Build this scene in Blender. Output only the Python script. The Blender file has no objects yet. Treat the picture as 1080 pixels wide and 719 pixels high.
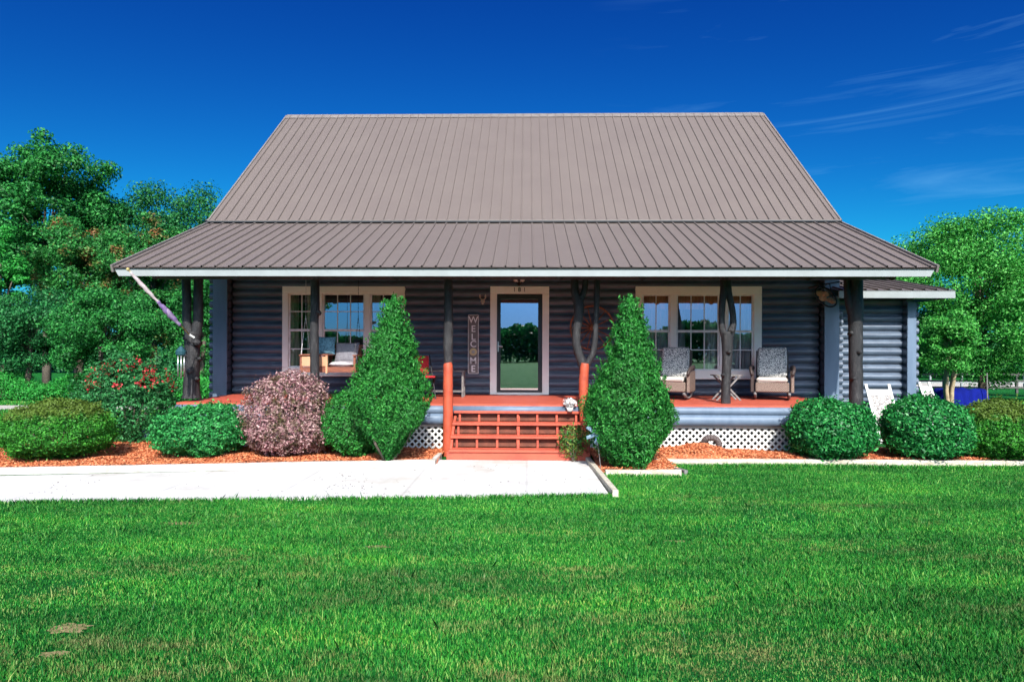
import bpy, math, random
import numpy as np
from mathutils import Vector, Matrix
R = math.radians
random.seed(7); rng = np.random.default_rng(11)
C = bpy.context.scene.collection
sc = bpy.context.scene

# ------------------------------------------------------------------ camera model (for survey of positions)
H = 1.8; F = 700.0; YAW = R(1.3); ROLL = R(0.19)
def W(x, y, D):
    """point of the place seen at photo pixel x,y on the vertical plane Y = D"""
    u = x-540; v = 370-y
    u, v = u*math.cos(ROLL)-v*math.sin(ROLL), v*math.cos(ROLL)+u*math.sin(ROLL)
    dx, dy, dz = u/F, 1.0, v/F
    wx = dx*math.cos(YAW)-dy*math.sin(YAW); wy = dx*math.sin(YAW)+dy*math.cos(YAW)
    k = D/wy
    return Vector((wx*k+XC, D, H+dz*k))
XC = 0.0
def G(x, y, z=0.0):
    """ground point"""
    a = W(x, y, 10.0); k = (z-H)/(a.z-H)
    return Vector(((a.x-XC)*k+XC, 10*k, z))
def terr(x, y):
    return -0.033*min(max(y-16, 0), 44)

# ------------------------------------------------------------------ mesh builder
class MB:
    def __init__(s): s.v = []; s.f = []; s.m = []; s.sm = False
    def add(s, vs, fs):
        o = len(s.v); s.v += [tuple(p) for p in vs]; s.f += [tuple(i+o for i in q) for q in fs]; return s
    def box(s, x0, x1, y0, y1, z0, z1, M=None, b=0.0):
        if b <= 0:
            vs = [(x, y, z) for z in (z0, z1) for y in (y0, y1) for x in (x0, x1)]
            fs = [(0,2,3,1),(4,5,7,6),(0,1,5,4),(2,6,7,3),(0,4,6,2),(1,3,7,5)]
        else:   # chamfered box
            vs = []; idx = {}
            for sx in (0,1):
                for sy in (0,1):
                    for sz in (0,1):
                        P = [(x0,x1)[sx], (y0,y1)[sy], (z0,z1)[sz]]
                        for a in range(3):
                            q = [P[i] + (b if (sx,sy,sz)[i] == 0 else -b) for i in range(3)]
                            q[a] = P[a]
                            idx[(sx,sy,sz,a)] = len(vs); vs.append(tuple(q))
            fs = []
            cyc = [(0,0),(0,1),(1,1),(1,0)]
            for a in range(3):
                o = [i for i in range(3) if i != a]
                for e in (0,1):
                    q = []
                    for c in cyc:
                        k = [0,0,0]; k[a] = e; k[o[0]] = c[0]; k[o[1]] = c[1]; q.append(idx[tuple(k)+(a,)])
                    fs.append(tuple(q))
                for c in cyc:   # edges running along axis a
                    k0 = [0,0,0]; k1 = [0,0,0]; k0[a] = 0; k1[a] = 1
                    for k in (k0, k1): k[o[0]] = c[0]; k[o[1]] = c[1]
                    fs.append((idx[tuple(k0)+(o[0],)], idx[tuple(k1)+(o[0],)], idx[tuple(k1)+(o[1],)], idx[tuple(k0)+(o[1],)]))
            for sx in (0,1):
                for sy in (0,1):
                    for sz in (0,1): fs.append(tuple(idx[(sx,sy,sz,a)] for a in range(3)))
        if M is not None: vs = [M @ Vector(p) for p in vs]
        return s.add(vs, fs)
    def bar(s, a, b, w, d=None, up=(0,0,1)):
        """rectangular bar from a to b"""
        a = Vector(a); b = Vector(b); t = (b-a).normalized(); d = d or w
        u = Vector(up)
        if abs(t.dot(u)) > .98: u = Vector((0,1,0))
        r = t.cross(u).normalized(); u = r.cross(t)
        vs = [p + r*(i*w/2) + u*(j*d/2) for p in (a, b) for i, j in ((-1,-1),(1,-1),(1,1),(-1,1))]
        return s.add(vs, [(3,2,1,0),(4,5,6,7),(0,1,5,4),(1,2,6,5),(2,3,7,6),(3,0,4,7)])
    def tube(s, pts, rad, n=10, noise=0.0, cap=True, flat=1.0):
        pts = [Vector(p) for p in pts]
        if not hasattr(rad, '__len__'): rad = [rad]*len(pts)
        o = len(s.v); ref = None
        for i, p in enumerate(pts):
            t = (pts[min(i+1, len(pts)-1)]-pts[max(i-1, 0)]).normalized()
            if ref is None:
                ref = Vector((0,1,0)) if abs(t.y) < .9 else Vector((1,0,0))
            r = t.cross(ref).normalized(); u = r.cross(t).normalized(); ref = u
            for k in range(n):
                a = 2*math.pi*k/n; q = rad[i]*(1+noise*random.uniform(-1, 1))
                s.v.append(tuple(p + r*math.cos(a)*q + u*math.sin(a)*q*flat))
        for i in range(len(pts)-1):
            for k in range(n):
                a = o+i*n+k; b = o+i*n+(k+1)%n
                s.f.append((a, b, b+n, a+n))
        if cap:
            s.f.append(tuple(o+k for k in range(n))[::-1]); s.f.append(tuple(o+(len(pts)-1)*n+k for k in range(n)))
        return s
    def ball(s, c, r, nu=12, nv=8, noise=0):
        c = Vector(c); r = r if hasattr(r, '__len__') else (r, r, r); o = len(s.v)
        for i in range(nv+1):
            th = math.pi*i/nv
            for k in range(nu):
                a = 2*math.pi*k/nu; q = 1+noise*random.uniform(-1, 1)
                s.v.append((c.x+r[0]*q*math.sin(th)*math.cos(a), c.y+r[1]*q*math.sin(th)*math.sin(a), c.z+r[2]*q*math.cos(th)))
        for i in range(nv):
            for k in range(nu):
                a = o+i*nu+k; b = o+i*nu+(k+1)%nu
                s.f.append((a, a+nu, b+nu, b))
        return s
    def build(s, name, mat, parent=None, smooth=False, M=None, bevel=0):
        me = bpy.data.meshes.new(name); me.from_pydata(s.v, [], s.f); me.update()
        if smooth: me.polygons.foreach_set('use_smooth', [True]*len(me.polygons))
        o = bpy.data.objects.new(name, me); C.objects.link(o)
        if mat: me.materials.append(mat)
        if parent: o.parent = parent; o.matrix_parent_inverse = Matrix(); o.matrix_local = parent_inv(parent)
        if M is not None: o.matrix_world = M
        if bevel:
            b = o.modifiers.new('bevel', 'BEVEL'); b.width = bevel; b.segments = 2; b.limit_method = 'ANGLE'
        return o
def parent_inv(p):
    m = Matrix.LocRotScale(p.location, p.rotation_euler, p.scale)
    if p.parent: m = Matrix.LocRotScale(p.parent.location, p.parent.rotation_euler, p.parent.scale) @ m
    return m.inverted() if p.type == 'EMPTY' and p.get('worldbuilt', 0) else Matrix()
def tag(o, label=None, cat=None, group=None, kind=None):
    if label: o['label'] = label
    if cat: o['category'] = cat
    if group: o['group'] = group
    if kind: o['kind'] = kind
    return o
def thing(name, label, cat, loc=(0,0,0), rz=0.0, group=None):
    """empty at a thing's base; parts are modelled in its local frame"""
    o = bpy.data.objects.new(name, None); C.objects.link(o); o.empty_display_size = .1
    o.location = loc; o.rotation_euler = (0, 0, rz); tag(o, label, cat, group); return o
def mark_world(o):
    o['worldbuilt'] = 1; return o
def copy_thing(root, loc, rz, label):
    r = root.copy(); C.objects.link(r); r.location = loc; r.rotation_euler = (0, 0, rz); r['label'] = label
    for ch in list(root.children):
        c = ch.copy(); C.objects.link(c); c.parent = r
        for g in list(ch.children):
            d = g.copy(); C.objects.link(d); d.parent = c
    return r

# ------------------------------------------------------------------ materials
def nmat(name):
    m = bpy.data.materials.new(name); m.use_nodes = True; nt = m.node_tree
    return m, nt, nt.nodes['Principled BSDF'], nt.nodes, nt.links
def ramp(nodes, stops):
    r = nodes.new('ShaderNodeValToRGB'); e = r.color_ramp.elements
    while len(e) < len(stops): e.new(.5)
    for i, (p, c) in enumerate(stops): e[i].position = p; e[i].color = (*c, 1) if len(c) == 3 else c
    return r
def pos(nodes): return nodes.new('ShaderNodeNewGeometry').outputs['Position']
def objc(nodes): return nodes.new('ShaderNodeTexCoord').outputs['Object']
def noise(nt, vec, scale, detail=4, rough=.55, dim=None, stretch=None):
    n = nt.nodes.new('ShaderNodeTexNoise'); n.inputs['Scale'].default_value = scale
    n.inputs['Detail'].default_value = detail; n.inputs['Roughness'].default_value = rough
    if stretch:
        mp = nt.nodes.new('ShaderNodeMapping'); mp.inputs['Scale'].default_value = stretch
        nt.links.new(vec, mp.inputs['Vector']); vec = mp.outputs['Vector']
    nt.links.new(vec, n.inputs['Vector']); return n
def mat(name, c1, c2=None, scale=6, rough=.6, bump=0.0, bscale=None, stretch=None, spec=.4, metal=0, lo=.35, hi=.65, detail=5, obj=False):
    m, nt, b, N, L = nmat(name)
    c2 = c2 or tuple(x*.75 for x in c1)
    v = objc(N) if obj else pos(N)
    n = noise(nt, v, scale, detail, .6, stretch=stretch)
    r = ramp(N, [(lo, c2), (hi, c1)]); L.new(n.outputs['Fac'], r.inputs['Fac']); L.new(r.outputs['Color'], b.inputs['Base Color'])
    b.inputs['Roughness'].default_value = rough; b.inputs['Specular IOR Level'].default_value = spec; b.inputs['Metallic'].default_value = metal
    if bump:
        n2 = noise(nt, v, bscale or scale*6, 4, .6, stretch=stretch)
        bp = N.new('ShaderNodeBump'); bp.inputs['Strength'].default_value = bump; bp.inputs['Distance'].default_value = .01
        L.new(n2.outputs['Fac'], bp.inputs['Height']); L.new(bp.outputs['Normal'], b.inputs['Normal'])
    return m
def leafmat(name, cols, trans=.3, rough=.58, patch=None, pscale=1.5, pl=.52, ph=.62, topcol=None):
    """cols: three tones picked per leaf by attribute; patch: a second colour in clumps"""
    m, nt, b, N, L = nmat(name)
    at = N.new('ShaderNodeAttribute'); at.attribute_name = 'var'
    r = ramp(N, [(0, cols[0]), (.5, cols[1]), (1, cols[2])]); L.new(at.outputs['Fac'], r.inputs['Fac'])
    col = r.outputs['Color']
    if patch:
        n = noise(nt, pos(N), pscale, 3, .6); rr = ramp(N, [(pl, (0,0,0)), (ph, (1,1,1))]); L.new(n.outputs['Fac'], rr.inputs['Fac'])
        mx = N.new('ShaderNodeMix'); mx.data_type = 'RGBA'; L.new(rr.outputs['Color'], mx.inputs['Factor'])
        L.new(col, mx.inputs[6]); mx.inputs[7].default_value = (*patch, 1); col = mx.outputs[2]
    if topcol:     # bronze new growth on the uppermost shoots
        sp = N.new('ShaderNodeSeparateXYZ'); L.new(objc(N), sp.inputs[0]); n = noise(nt, pos(N), 6, 3, .6)
        ad = N.new('ShaderNodeMath'); ad.operation = 'MULTIPLY_ADD'; L.new(n.outputs['Fac'], ad.inputs[0]); ad.inputs[1].default_value = .5; L.new(sp.outputs['Z'], ad.inputs[2])
        rr = ramp(N, [(.90, (0,0,0)), (1.15, (1,1,1))]); L.new(ad.outputs[0], rr.inputs['Fac']); mx = N.new('ShaderNodeMix'); mx.data_type = 'RGBA'
        L.new(rr.outputs['Color'], mx.inputs['Factor']); L.new(col, mx.inputs[6]); mx.inputs[7].default_value = (*topcol, 1); col = mx.outputs[2]
    L.new(col, b.inputs['Base Color']); b.inputs['Roughness'].default_value = rough; b.inputs['Specular IOR Level'].default_value = .35
    t = N.new('ShaderNodeBsdfTranslucent'); L.new(col, t.inputs['Color'])
    ms = N.new('ShaderNodeMixShader'); ms.inputs[0].default_value = trans
    L.new(b.outputs[0], ms.inputs[1]); L.new(t.outputs[0], ms.inputs[2]); L.new(ms.outputs[0], N['Material Output'].inputs['Surface'])
    return m
M = {}
LOGC = (.060, .078, .118)
M['log'] = mat('log_paint', (.100,.135,.185), (.062,.086,.125), 3, .42, .35, 30, (1, 1, 5), spec=.6)
M['board'] = mat('board_paint', (.13,.18,.25), (.10,.145,.21), 5, .5, .2, 40, (1, 1, .3))
M['roof'] = mat('roof_metal', (.146,.120,.107), (.136,.111,.100), 1.3, .45, .05, 8, spec=.5)
M['fascia'] = mat('fascia_paint', (.27,.295,.295), (.24,.26,.26), 4, .5)
M['trim'] = mat('trim_paint', (.90,.89,.83), (.86,.85,.79), 5, .5)
M['trimdark'] = mat('door_frame_paint', (.03,.032,.035), rough=.35)
M['sash'] = mat('sash_paint', (.86,.86,.84), rough=.4)
M['red'] = mat('red_deck_paint', (.47,.088,.048), (.32,.055,.034), 3.2, .6, .25, 40, (1, 4, 3), lo=.28, hi=.55)
M['redpost'] = mat('red_post_paint', (.46,.080,.036), (.32,.055,.028), 7, .55, .5, 26, lo=.3, hi=.6)
M['ceiling'] = mat('ceiling_boards', (.60,.44,.42), (.48,.34,.32), 4, .7, .2, 20, (1, 6, 1))
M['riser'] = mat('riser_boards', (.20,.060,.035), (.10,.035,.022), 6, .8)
M['lattice'] = mat('lattice_vinyl', (.70,.70,.66), (.6,.6,.57), 8, .5)
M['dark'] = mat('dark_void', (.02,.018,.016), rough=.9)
M['inner'] = mat('room_plaster', (.16,.13,.10), rough=.8)
M['black'] = mat('black_metal', (.012,.012,.013), rough=.4, metal=.3)
M['rust'] = mat('rusty_iron', (.42,.15,.075), (.16,.07,.04), 22, .8, .4)
M['white'] = mat('white_paint', (.72,.72,.70), (.6,.6,.58), 12, .45)
M['lettering'] = mat('white_lettering', (.88,.87,.84), (.82,.81,.79))
M['greywood'] = mat('weathered_wood', (.20,.19,.18), (.12,.11,.11), 14, .75, .4, 60)
M['concrete'] = mat('walk_concrete', (.66,.65,.62), (.56,.55,.52), 3.5, .85, .3, 90)
M['timber'] = mat('edging_timber', (.62,.58,.48), (.38,.33,.25), 5, .8, .5, 40, (1, 6, 6))
M['pipe'] = mat('corrugated_pipe', (.10,.075,.07), rough=.6)
M['tarp'] = mat('blue_tarp', (.004,.010,.17), (.003,.008,.12), 3, .9, .3, 10, spec=.1)
M['fencewood'] = mat('fence_wood', (.10,.10,.09), (.05,.05,.045), 6, .8)
M['bark'] = mat('tree_bark', (.14,.11,.085), (.06,.048,.038), 8, .9, .8, 30, (3, 3, 1))
M['palebark'] = mat('pale_bark', (.42,.33,.20), (.26,.20,.12), 8, .85, .5, 30)
M['gravel'] = mat('driveway_gravel', (.50,.47,.42), (.36,.34,.30), 8, .9, .4, 40)

def postmat():
    m, nt, b, N, L = nmat('trunk_post_paint')
    n = noise(nt, pos(N), 9, 6, .7, stretch=(2, 2, .7)); r = ramp(N, [(.3, (.006,.006,.008)), (.55, (.021,.020,.022)), (.75, (.08,.076,.073))])
    L.new(n.outputs['Fac'], r.inputs['Fac']); L.new(r.outputs['Color'], b.inputs['Base Color'])
    b.inputs['Roughness'].default_value = .6
    n2 = noise(nt, pos(N), 26, 6, .7, stretch=(2, 2, .6)); bp = N.new('ShaderNodeBump'); bp.inputs['Strength'].default_value = .9; bp.inputs['Distance'].default_value = .02
    L.new(n2.outputs['Fac'], bp.inputs['Height']); L.new(bp.outputs['Normal'], b.inputs['Normal']); return m
M['post'] = postmat()
def glassmat():
    m, nt, b, N, L = nmat('window_glass')
    N.remove(b); g = N.new('ShaderNodeBsdfGlossy'); g.inputs['Roughness'].default_value = 0.004; g.inputs['Color'].default_value = (.95,.97,1,1)
    n = noise(nt, pos(N), .9, 1, .4); bp = N.new('ShaderNodeBump'); bp.inputs['Strength'].default_value = .06; bp.inputs['Distance'].default_value = .02
    L.new(n.outputs['Fac'], bp.inputs['Height']); L.new(bp.outputs['Normal'], g.inputs['Normal'])
    t = N.new('ShaderNodeBsdfTransparent'); t.inputs['Color'].default_value = (.86,.9,.9,1)
    ms = N.new('ShaderNodeMixShader'); ms.inputs[0].default_value = .34
    L.new(t.outputs[0], ms.inputs[1]); L.new(g.outputs[0], ms.inputs[2]); L.new(ms.outputs[0], N['Material Output'].inputs['Surface']); return m
M['glass'] = glassmat()
def curtmat(name, c, d):
    m = mat(name, c, d, 5, .9, 0, stretch=(6, 1, .4)); return m
M['curtain_green'] = curtmat('curtain_sheer', (.80,.85,.72), (.30,.48,.26))
M['curtain_brown'] = curtmat('curtain_tan', (.85,.42,.20), (.55,.22,.10))
M['curtain_blue'] = curtmat('curtain_grey', (.60,.64,.68), (.30,.34,.38))

def lawn_color(nt, blade=False):
    """shared patchiness of the turf so blades and soil agree"""
    N = nt.nodes; L = nt.links; p = pos(N)
    big = noise(nt, p, .55, 4, .6, stretch=(.5, 1.3, 1)); small = noise(nt, p, 3.6, 6, .7, stretch=(.7, 1.2, 1))
    ad = N.new('ShaderNodeMath'); ad.operation = 'MULTIPLY_ADD'; L.new(small.outputs['Fac'], ad.inputs[0]); ad.inputs[1].default_value = .55
    ml = N.new('ShaderNodeMath'); ml.operation = 'MULTIPLY'; L.new(big.outputs['Fac'], ml.inputs[0]); ml.inputs[1].default_value = .6
    L.new(ml.outputs[0], ad.inputs[2])
    sp = N.new('ShaderNodeSeparateXYZ'); L.new(p, sp.inputs[0])      # thinner turf towards the road
    mr = N.new('ShaderNodeMapRange'); L.new(sp.outputs['Y'], mr.inputs['Value']); mr.inputs['From Min'].default_value = 7.5; mr.inputs['From Max'].default_value = 3.5; mr.inputs['To Min'].default_value = -.05; mr.inputs['To Max'].default_value = .045
    a2 = N.new('ShaderNodeMath'); a2.operation = 'ADD'; L.new(ad.outputs[0], a2.inputs[0]); L.new(mr.outputs[0], a2.inputs[1])
    return a2.outputs[0]
def groundmat():
    m, nt, b, N, L = nmat('lawn_soil')
    d = lawn_color(nt)
    sep = N.new('ShaderNodeSeparateXYZ'); L.new(pos(N), sep.inputs[0])
    n = noise(nt, pos(N), 60, 4, .7)
    r0 = ramp(N, [(.35, (.006,.085,.014)), (.7, (.014,.18,.028))]); L.new(n.outputs['Fac'], r0.inputs['Fac'])
    r1 = ramp(N, [(.70, (0,0,0)), (.80, (1,1,1))]); L.new(d, r1.inputs['Fac'])
    mx = N.new('ShaderNodeMix'); mx.data_type = 'RGBA'; L.new(r1.outputs['Color'], mx.inputs['Factor']); L.new(r0.outputs['Color'], mx.inputs[6])
    mx.inputs[7].default_value = (.17,.13,.05,1)
    L.new(mx.outputs[2], b.inputs['Base Color']); b.inputs['Roughness'].default_value = .9; b.inputs['Specular IOR Level'].default_value = .1
    n2 = noise(nt, pos(N), 45, 5, .7); bp = N.new('ShaderNodeBump'); bp.inputs['Strength'].default_value = 1; bp.inputs['Distance'].default_value = .05
    L.new(n2.outputs['Fac'], bp.inputs['Height']); L.new(bp.outputs['Normal'], b.inputs['Normal']); return m
M['ground'] = groundmat()
def grassmat():
    m, nt, b, N, L = nmat('grass_blades')
    d = lawn_color(nt)
    at = N.new('ShaderNodeAttribute'); at.attribute_name = 'var'
    r = ramp(N, [(0, (.006,.13,.018)), (.45, (.026,.262,.030)), (.8, (.090,.42,.052)), (1, (.33,.58,.12))]); L.new(at.outputs['Fac'], r.inputs['Fac'])
    s = N.new('ShaderNodeMath'); s.operation = 'MULTIPLY_ADD'; L.new(at.outputs['Fac'], s.inputs[0]); s.inputs[1].default_value = .16; L.new(d, s.inputs[2])
    r1 = ramp(N, [(.69, (0,0,0)), (.84, (1,1,1))]); L.new(s.outputs[0], r1.inputs['Fac'])
    mx = N.new('ShaderNodeMix'); mx.data_type = 'RGBA'; L.new(r1.outputs['Color'], mx.inputs['Factor']); L.new(r.outputs['Color'], mx.inputs[6])
    mx.inputs[7].default_value = (.36,.34,.12,1)
    ln = noise(nt, pos(N), 1.1, 5, .6, stretch=(.45, 1.5, 1)); lr = ramp(N, [(.40, (.52,.62,.70)), (.58, (1,1,1)), (.72, (1.35,1.12,.9))]); L.new(ln.outputs['Fac'], lr.inputs['Fac'])
    mu = N.new('ShaderNodeMix'); mu.data_type = 'RGBA'; mu.blend_type = 'MULTIPLY'; mu.inputs['Factor'].default_value = 1; L.new(mx.outputs[2], mu.inputs[6]); L.new(lr.outputs['Color'], mu.inputs[7]); mx = mu
    L.new(mx.outputs[2], b.inputs['Base Color']); b.inputs['Roughness'].default_value = .5; b.inputs['Specular IOR Level'].default_value = .25
    t = N.new('ShaderNodeBsdfTranslucent'); L.new(mx.outputs[2], t.inputs['Color'])
    ms = N.new('ShaderNodeMixShader'); ms.inputs[0].default_value = .3
    L.new(b.outputs[0], ms.inputs[1]); L.new(t.outputs[0], ms.inputs[2]); L.new(ms.outputs[0], N['Material Output'].inputs['Surface']); return m
M['grass'] = grassmat()
def mulchmat():
    m, nt, b, N, L = nmat('red_mulch')
    v = N.new('ShaderNodeTexVoronoi'); v.inputs['Scale'].default_value = 55; L.new(pos(N), v.inputs['Vector'])
    sp = N.new('ShaderNodeSeparateColor'); L.new(v.outputs['Color'], sp.inputs[0])
    r = ramp(N, [(0, (.30,.065,.022)), (.45, (.58,.17,.06)), (.8, (.66,.22,.085)), (1, (.70,.36,.20))]); L.new(sp.outputs[0], r.inputs['Fac'])
    n = noise(nt, pos(N), 1.6, 5, .65); r2 = ramp(N, [(.36, (.35,.28,.25)), (.52, (1,1,1))]); L.new(n.outputs['Fac'], r2.inputs['Fac'])
    mx = N.new('ShaderNodeMix'); mx.data_type = 'RGBA'; mx.blend_type = 'MULTIPLY'; mx.inputs['Factor'].default_value = .6
    L.new(r.outputs['Color'], mx.inputs[6]); L.new(r2.outputs['Color'], mx.inputs[7]); L.new(mx.outputs[2], b.inputs['Base Color'])
    b.inputs['Roughness'].default_value = .9
    bp = N.new('ShaderNodeBump'); bp.inputs['Strength'].default_value = 1; bp.inputs['Distance'].default_value = .02
    L.new(v.outputs['Distance'], bp.inputs['Height']); L.new(bp.outputs['Normal'], b.inputs['Normal']); return m
M['mulch'] = mulchmat()
def chipmat():
    m, nt, b, N, L = nmat('mulch_chip_wood')
    at = N.new('ShaderNodeAttribute'); at.attribute_name = 'var'
    r = ramp(N, [(0, (.34,.075,.025)), (.5, (.64,.20,.075)), (1, (.75,.33,.16))]); L.new(at.outputs['Fac'], r.inputs['Fac'])
    L.new(r.outputs['Color'], b.inputs['Base Color']); b.inputs['Roughness'].default_value = .85; return m
M['chip'] = chipmat()

M['boxwood'] = leafmat('boxwood_leaves', [(.012,.12,.028), (.022,.25,.055), (.07,.42,.10)])
M['olive'] = leafmat('olive_leaves', [(.014,.11,.010), (.030,.22,.018), (.08,.36,.035)], topcol=(.10,.17,.022))
M['holly'] = leafmat('holly_leaves', [(.008,.10,.028), (.016,.20,.040), (.06,.38,.085)], rough=.45)
M['pink'] = leafmat('plum_leaves', [(.20,.075,.10), (.40,.21,.22), (.66,.46,.43)], patch=(.12,.10,.045), pscale=7, pl=.48, ph=.62)
M['conifer'] = leafmat('cypress_leaves', [(.010,.10,.016), (.020,.20,.026), (.060,.33,.050)], trans=.25, patch=(.030,.17,.030), pscale=1.8, pl=.54, ph=.70)
M['rose'] = leafmat('rose_leaves', [(.012,.085,.024), (.022,.18,.045), (.07,.32,.10)])
M['petal'] = leafmat('rose_petals', [(.30,.012,.02), (.50,.03,.04), (.62,.10,.09)])
M['tree_a'] = leafmat('tree_leaves', [(.008,.085,.018), (.016,.18,.030), (.055,.34,.06)])
M['tree_d'] = leafmat('dark_tree_leaves', [(.007,.07,.020), (.013,.14,.036), (.04,.27,.065)])
M['tree_b'] = leafmat('bright_tree_leaves', [(.010,.14,.018), (.022,.28,.036), (.06,.42,.06)])
M['tree_o'] = leafmat('rusty_tree_leaves', [(.010,.085,.018), (.020,.18,.030), (.06,.33,.06)], patch=(.26,.10,.035), pscale=.8, pl=.55, ph=.66)
M['tree_r'] = leafmat('pale_tree_leaves', [(.016,.15,.018), (.036,.29,.032), (.15,.52,.10)])

# ------------------------------------------------------------------ leaf clouds
def leaves(name, P, Nrm, size, m, parent=None, asp=.5, jitter=.8, up=0.0, sizevar=.35, fold=0.12):
    """one mesh of many small leaves; P positions (n,3), Nrm preferred normals (n,3)"""
    n = len(P); nr = Nrm + rng.normal(0, jitter, (n, 3)); nr /= np.linalg.norm(nr, axis=1)[:, None]+1e-9
    d = rng.normal(0, 1, (n, 3)); d[:, 2] += up; d -= (d*nr).sum(1)[:, None]*nr; d /= np.linalg.norm(d, axis=1)[:, None]+1e-9
    s = np.cross(nr, d); L = (size*(1+rng.uniform(-sizevar, sizevar, n)))[:, None]; w = L*asp
    v = np.empty((n, 4, 3)); v[:, 0] = P-d*L*.5; v[:, 1] = P+s*w*.5+nr*L*fold; v[:, 2] = P+d*L*.5; v[:, 3] = P-s*w*.5+nr*L*fold
    return npmesh(name, v.reshape(-1, 3), n, 4, m, parent, np.repeat(rng.random(n), 4))
def npmesh(name, V, nf, k, m, parent=None, var=None):
    me = bpy.data.meshes.new(name); me.vertices.add(len(V)); me.vertices.foreach_set('co', V.astype(np.float32).ravel())
    me.loops.add(nf*k); me.loops.foreach_set('vertex_index', np.arange(nf*k, dtype=np.int32))
    me.polygons.add(nf); me.polygons.foreach_set('loop_start', np.arange(0, nf*k, k, dtype=np.int32))
    me.polygons.foreach_set('loop_total', np.full(nf, k, dtype=np.int32))
    me.update(calc_edges=True)
    if var is not None:
        a = me.attributes.new('var', 'FLOAT', 'POINT'); a.data.foreach_set('value', var.astype(np.float32))
    me.materials.append(m); o = bpy.data.objects.new(name, me); C.objects.link(o)
    if parent: o.parent = parent
    return o
def sphdirs(n):
    d = rng.normal(0, 1, (n, 3)); return d/np.linalg.norm(d, axis=1)[:, None]
def lump(d, seed, amp, f=3.0):
    r = np.random.default_rng(seed); o = np.zeros(len(d))
    for i in range(7):
        k = r.normal(0, f, 3); o += np.sin(d @ k + r.uniform(0, 6.28))
    return 1+amp*o/2.6
def bush(name, label, cat, loc, rx, ry, h, m, n=15000, size=.05, group=None, seed=0, amp=.07, boxy=2.4, asp=.5, stemmat=None, low=.42):
    t = thing(name, label, cat, loc, 0, group)
    d = sphdirs(n); amp_ = amp; q = (np.abs(d)**boxy).sum(1)**(-1/boxy)
    dd = d*q[:, None]; rr = lump(d, seed, amp)*lump(d, seed+5, amp*.8, 9)*lump(d, seed+8, amp*.4, 20)
    rad = (1-np.abs(rng.normal(0, .11, n)))*rr
    cz = h*low; P = dd*rad[:, None]*np.array([rx, ry, 1.0]); P[:, 2] = np.where(d[:, 2] > 0, P[:, 2]*(h-cz), P[:, 2]*cz)+cz
    # stray shoots past the clipped outline
    k = rng.random(n) < .05; P[k] += d[k]*rng.uniform(.02, .10, (k.sum(), 1))
    keep = P[:, 2] > .02; P = P[keep]; d = d[keep]
    leaves('foliage', P, d, size, m, t, asp=asp)
    b = MB()
    for i in range(9):
        a = i*2.4; e = (math.cos(a)*rx*.6, math.sin(a)*ry*.6, h*.6)
        b.tube([(math.cos(a)*.05, math.sin(a)*.05, -.03), (e[0]*.4, e[1]*.4, h*.25), e], [.022, .016, .006], 6)
    b.build('stem', stemmat or M['bark'], t, True)
    return t
def conifer(label, loc, prof, m, n=42000, seed=0, lean=(0, 0)):
    """prof: list of (height, radius)"""
    t = thing('cypress_shrub', label, 'conifer', loc, 0, 'clipped cypress shrubs beside the porch steps')
    hs = np.array([p[0] for p in prof]); rs = np.array([p[1] for p in prof])
    z = rng.uniform(hs[0], hs[-1], n*3); r0 = np.interp(z, hs, rs); k = rng.random(n*3) < r0/rs.max()+.03; z = z[k][:n]; r0 = r0[k][:n]; n = len(z)
    a = rng.uniform(0, 2*math.pi, n); d = np.stack([np.cos(a), np.sin(a), np.zeros(n)], 1)
    f = np.stack([np.cos(a)*1.3, np.sin(a)*1.3, z*1.6], 1)
    l = lump(f, seed, .11, 1.6)*lump(f, seed+3, .11, 4.5)*lump(f, seed+9, .08, 11.0)
    rr = r0*.86*l*(1-np.abs(rng.normal(0, .13, n)))+.01
    P = d*rr[:, None]; P[:, 2] = z + rng.normal(0, .02, n)
    P[:, 0] += lean[0]*z; P[:, 1] += lean[1]*z
    # feathery sprays
    ns = 700; zs = rng.uniform(hs[0]+.2, hs[-1]-.16, ns); rz_ = np.interp(zs, hs, rs); as_ = rng.uniform(0, 6.28, ns)
    SP = []
    for i in range(ns):
        o = np.array([math.cos(as_[i])*rz_[i]*.86, math.sin(as_[i])*rz_[i]*.86, zs[i]]); o[0] += lean[0]*zs[i]
        dr = np.array([math.cos(as_[i])*.55, math.sin(as_[i])*.55, 1.0]); dr /= np.linalg.norm(dr)
        q = rng.random((16, 1)); SP.append(o+dr*q*rng.uniform(.08, .22)+rng.normal(0, .012, (16, 3)))
    SP = np.concatenate(SP); dS = np.stack([SP[:, 0], SP[:, 1], np.zeros(len(SP))], 1); dS /= np.linalg.norm(dS, axis=1)[:, None]+1e-6
    leaves('foliage', np.concatenate([P, SP]), np.concatenate([d, dS]), .052, m, t, asp=.34, up=1.2, jitter=.9)
    b = MB(); b.tube([(0, 0, -.05), (lean[0]*.8, 0, .8), (lean[0]*hs[-1]*.9, 0, hs[-1]*.9)], [.05, .04, .01], 8)
    for i in range(12):
        aa = i*2.1; b.tube([(math.cos(aa)*.03, math.sin(aa)*.03, .0), (math.cos(aa)*rs.max()*.42, math.sin(aa)*rs.max()*.42, .35), (math.cos(aa)*rs.max()*.75, math.sin(aa)*rs.max()*.75, .9)], [.02, .014, .005], 6)
    b.build('trunk', M['bark'], t, True); return t
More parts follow.
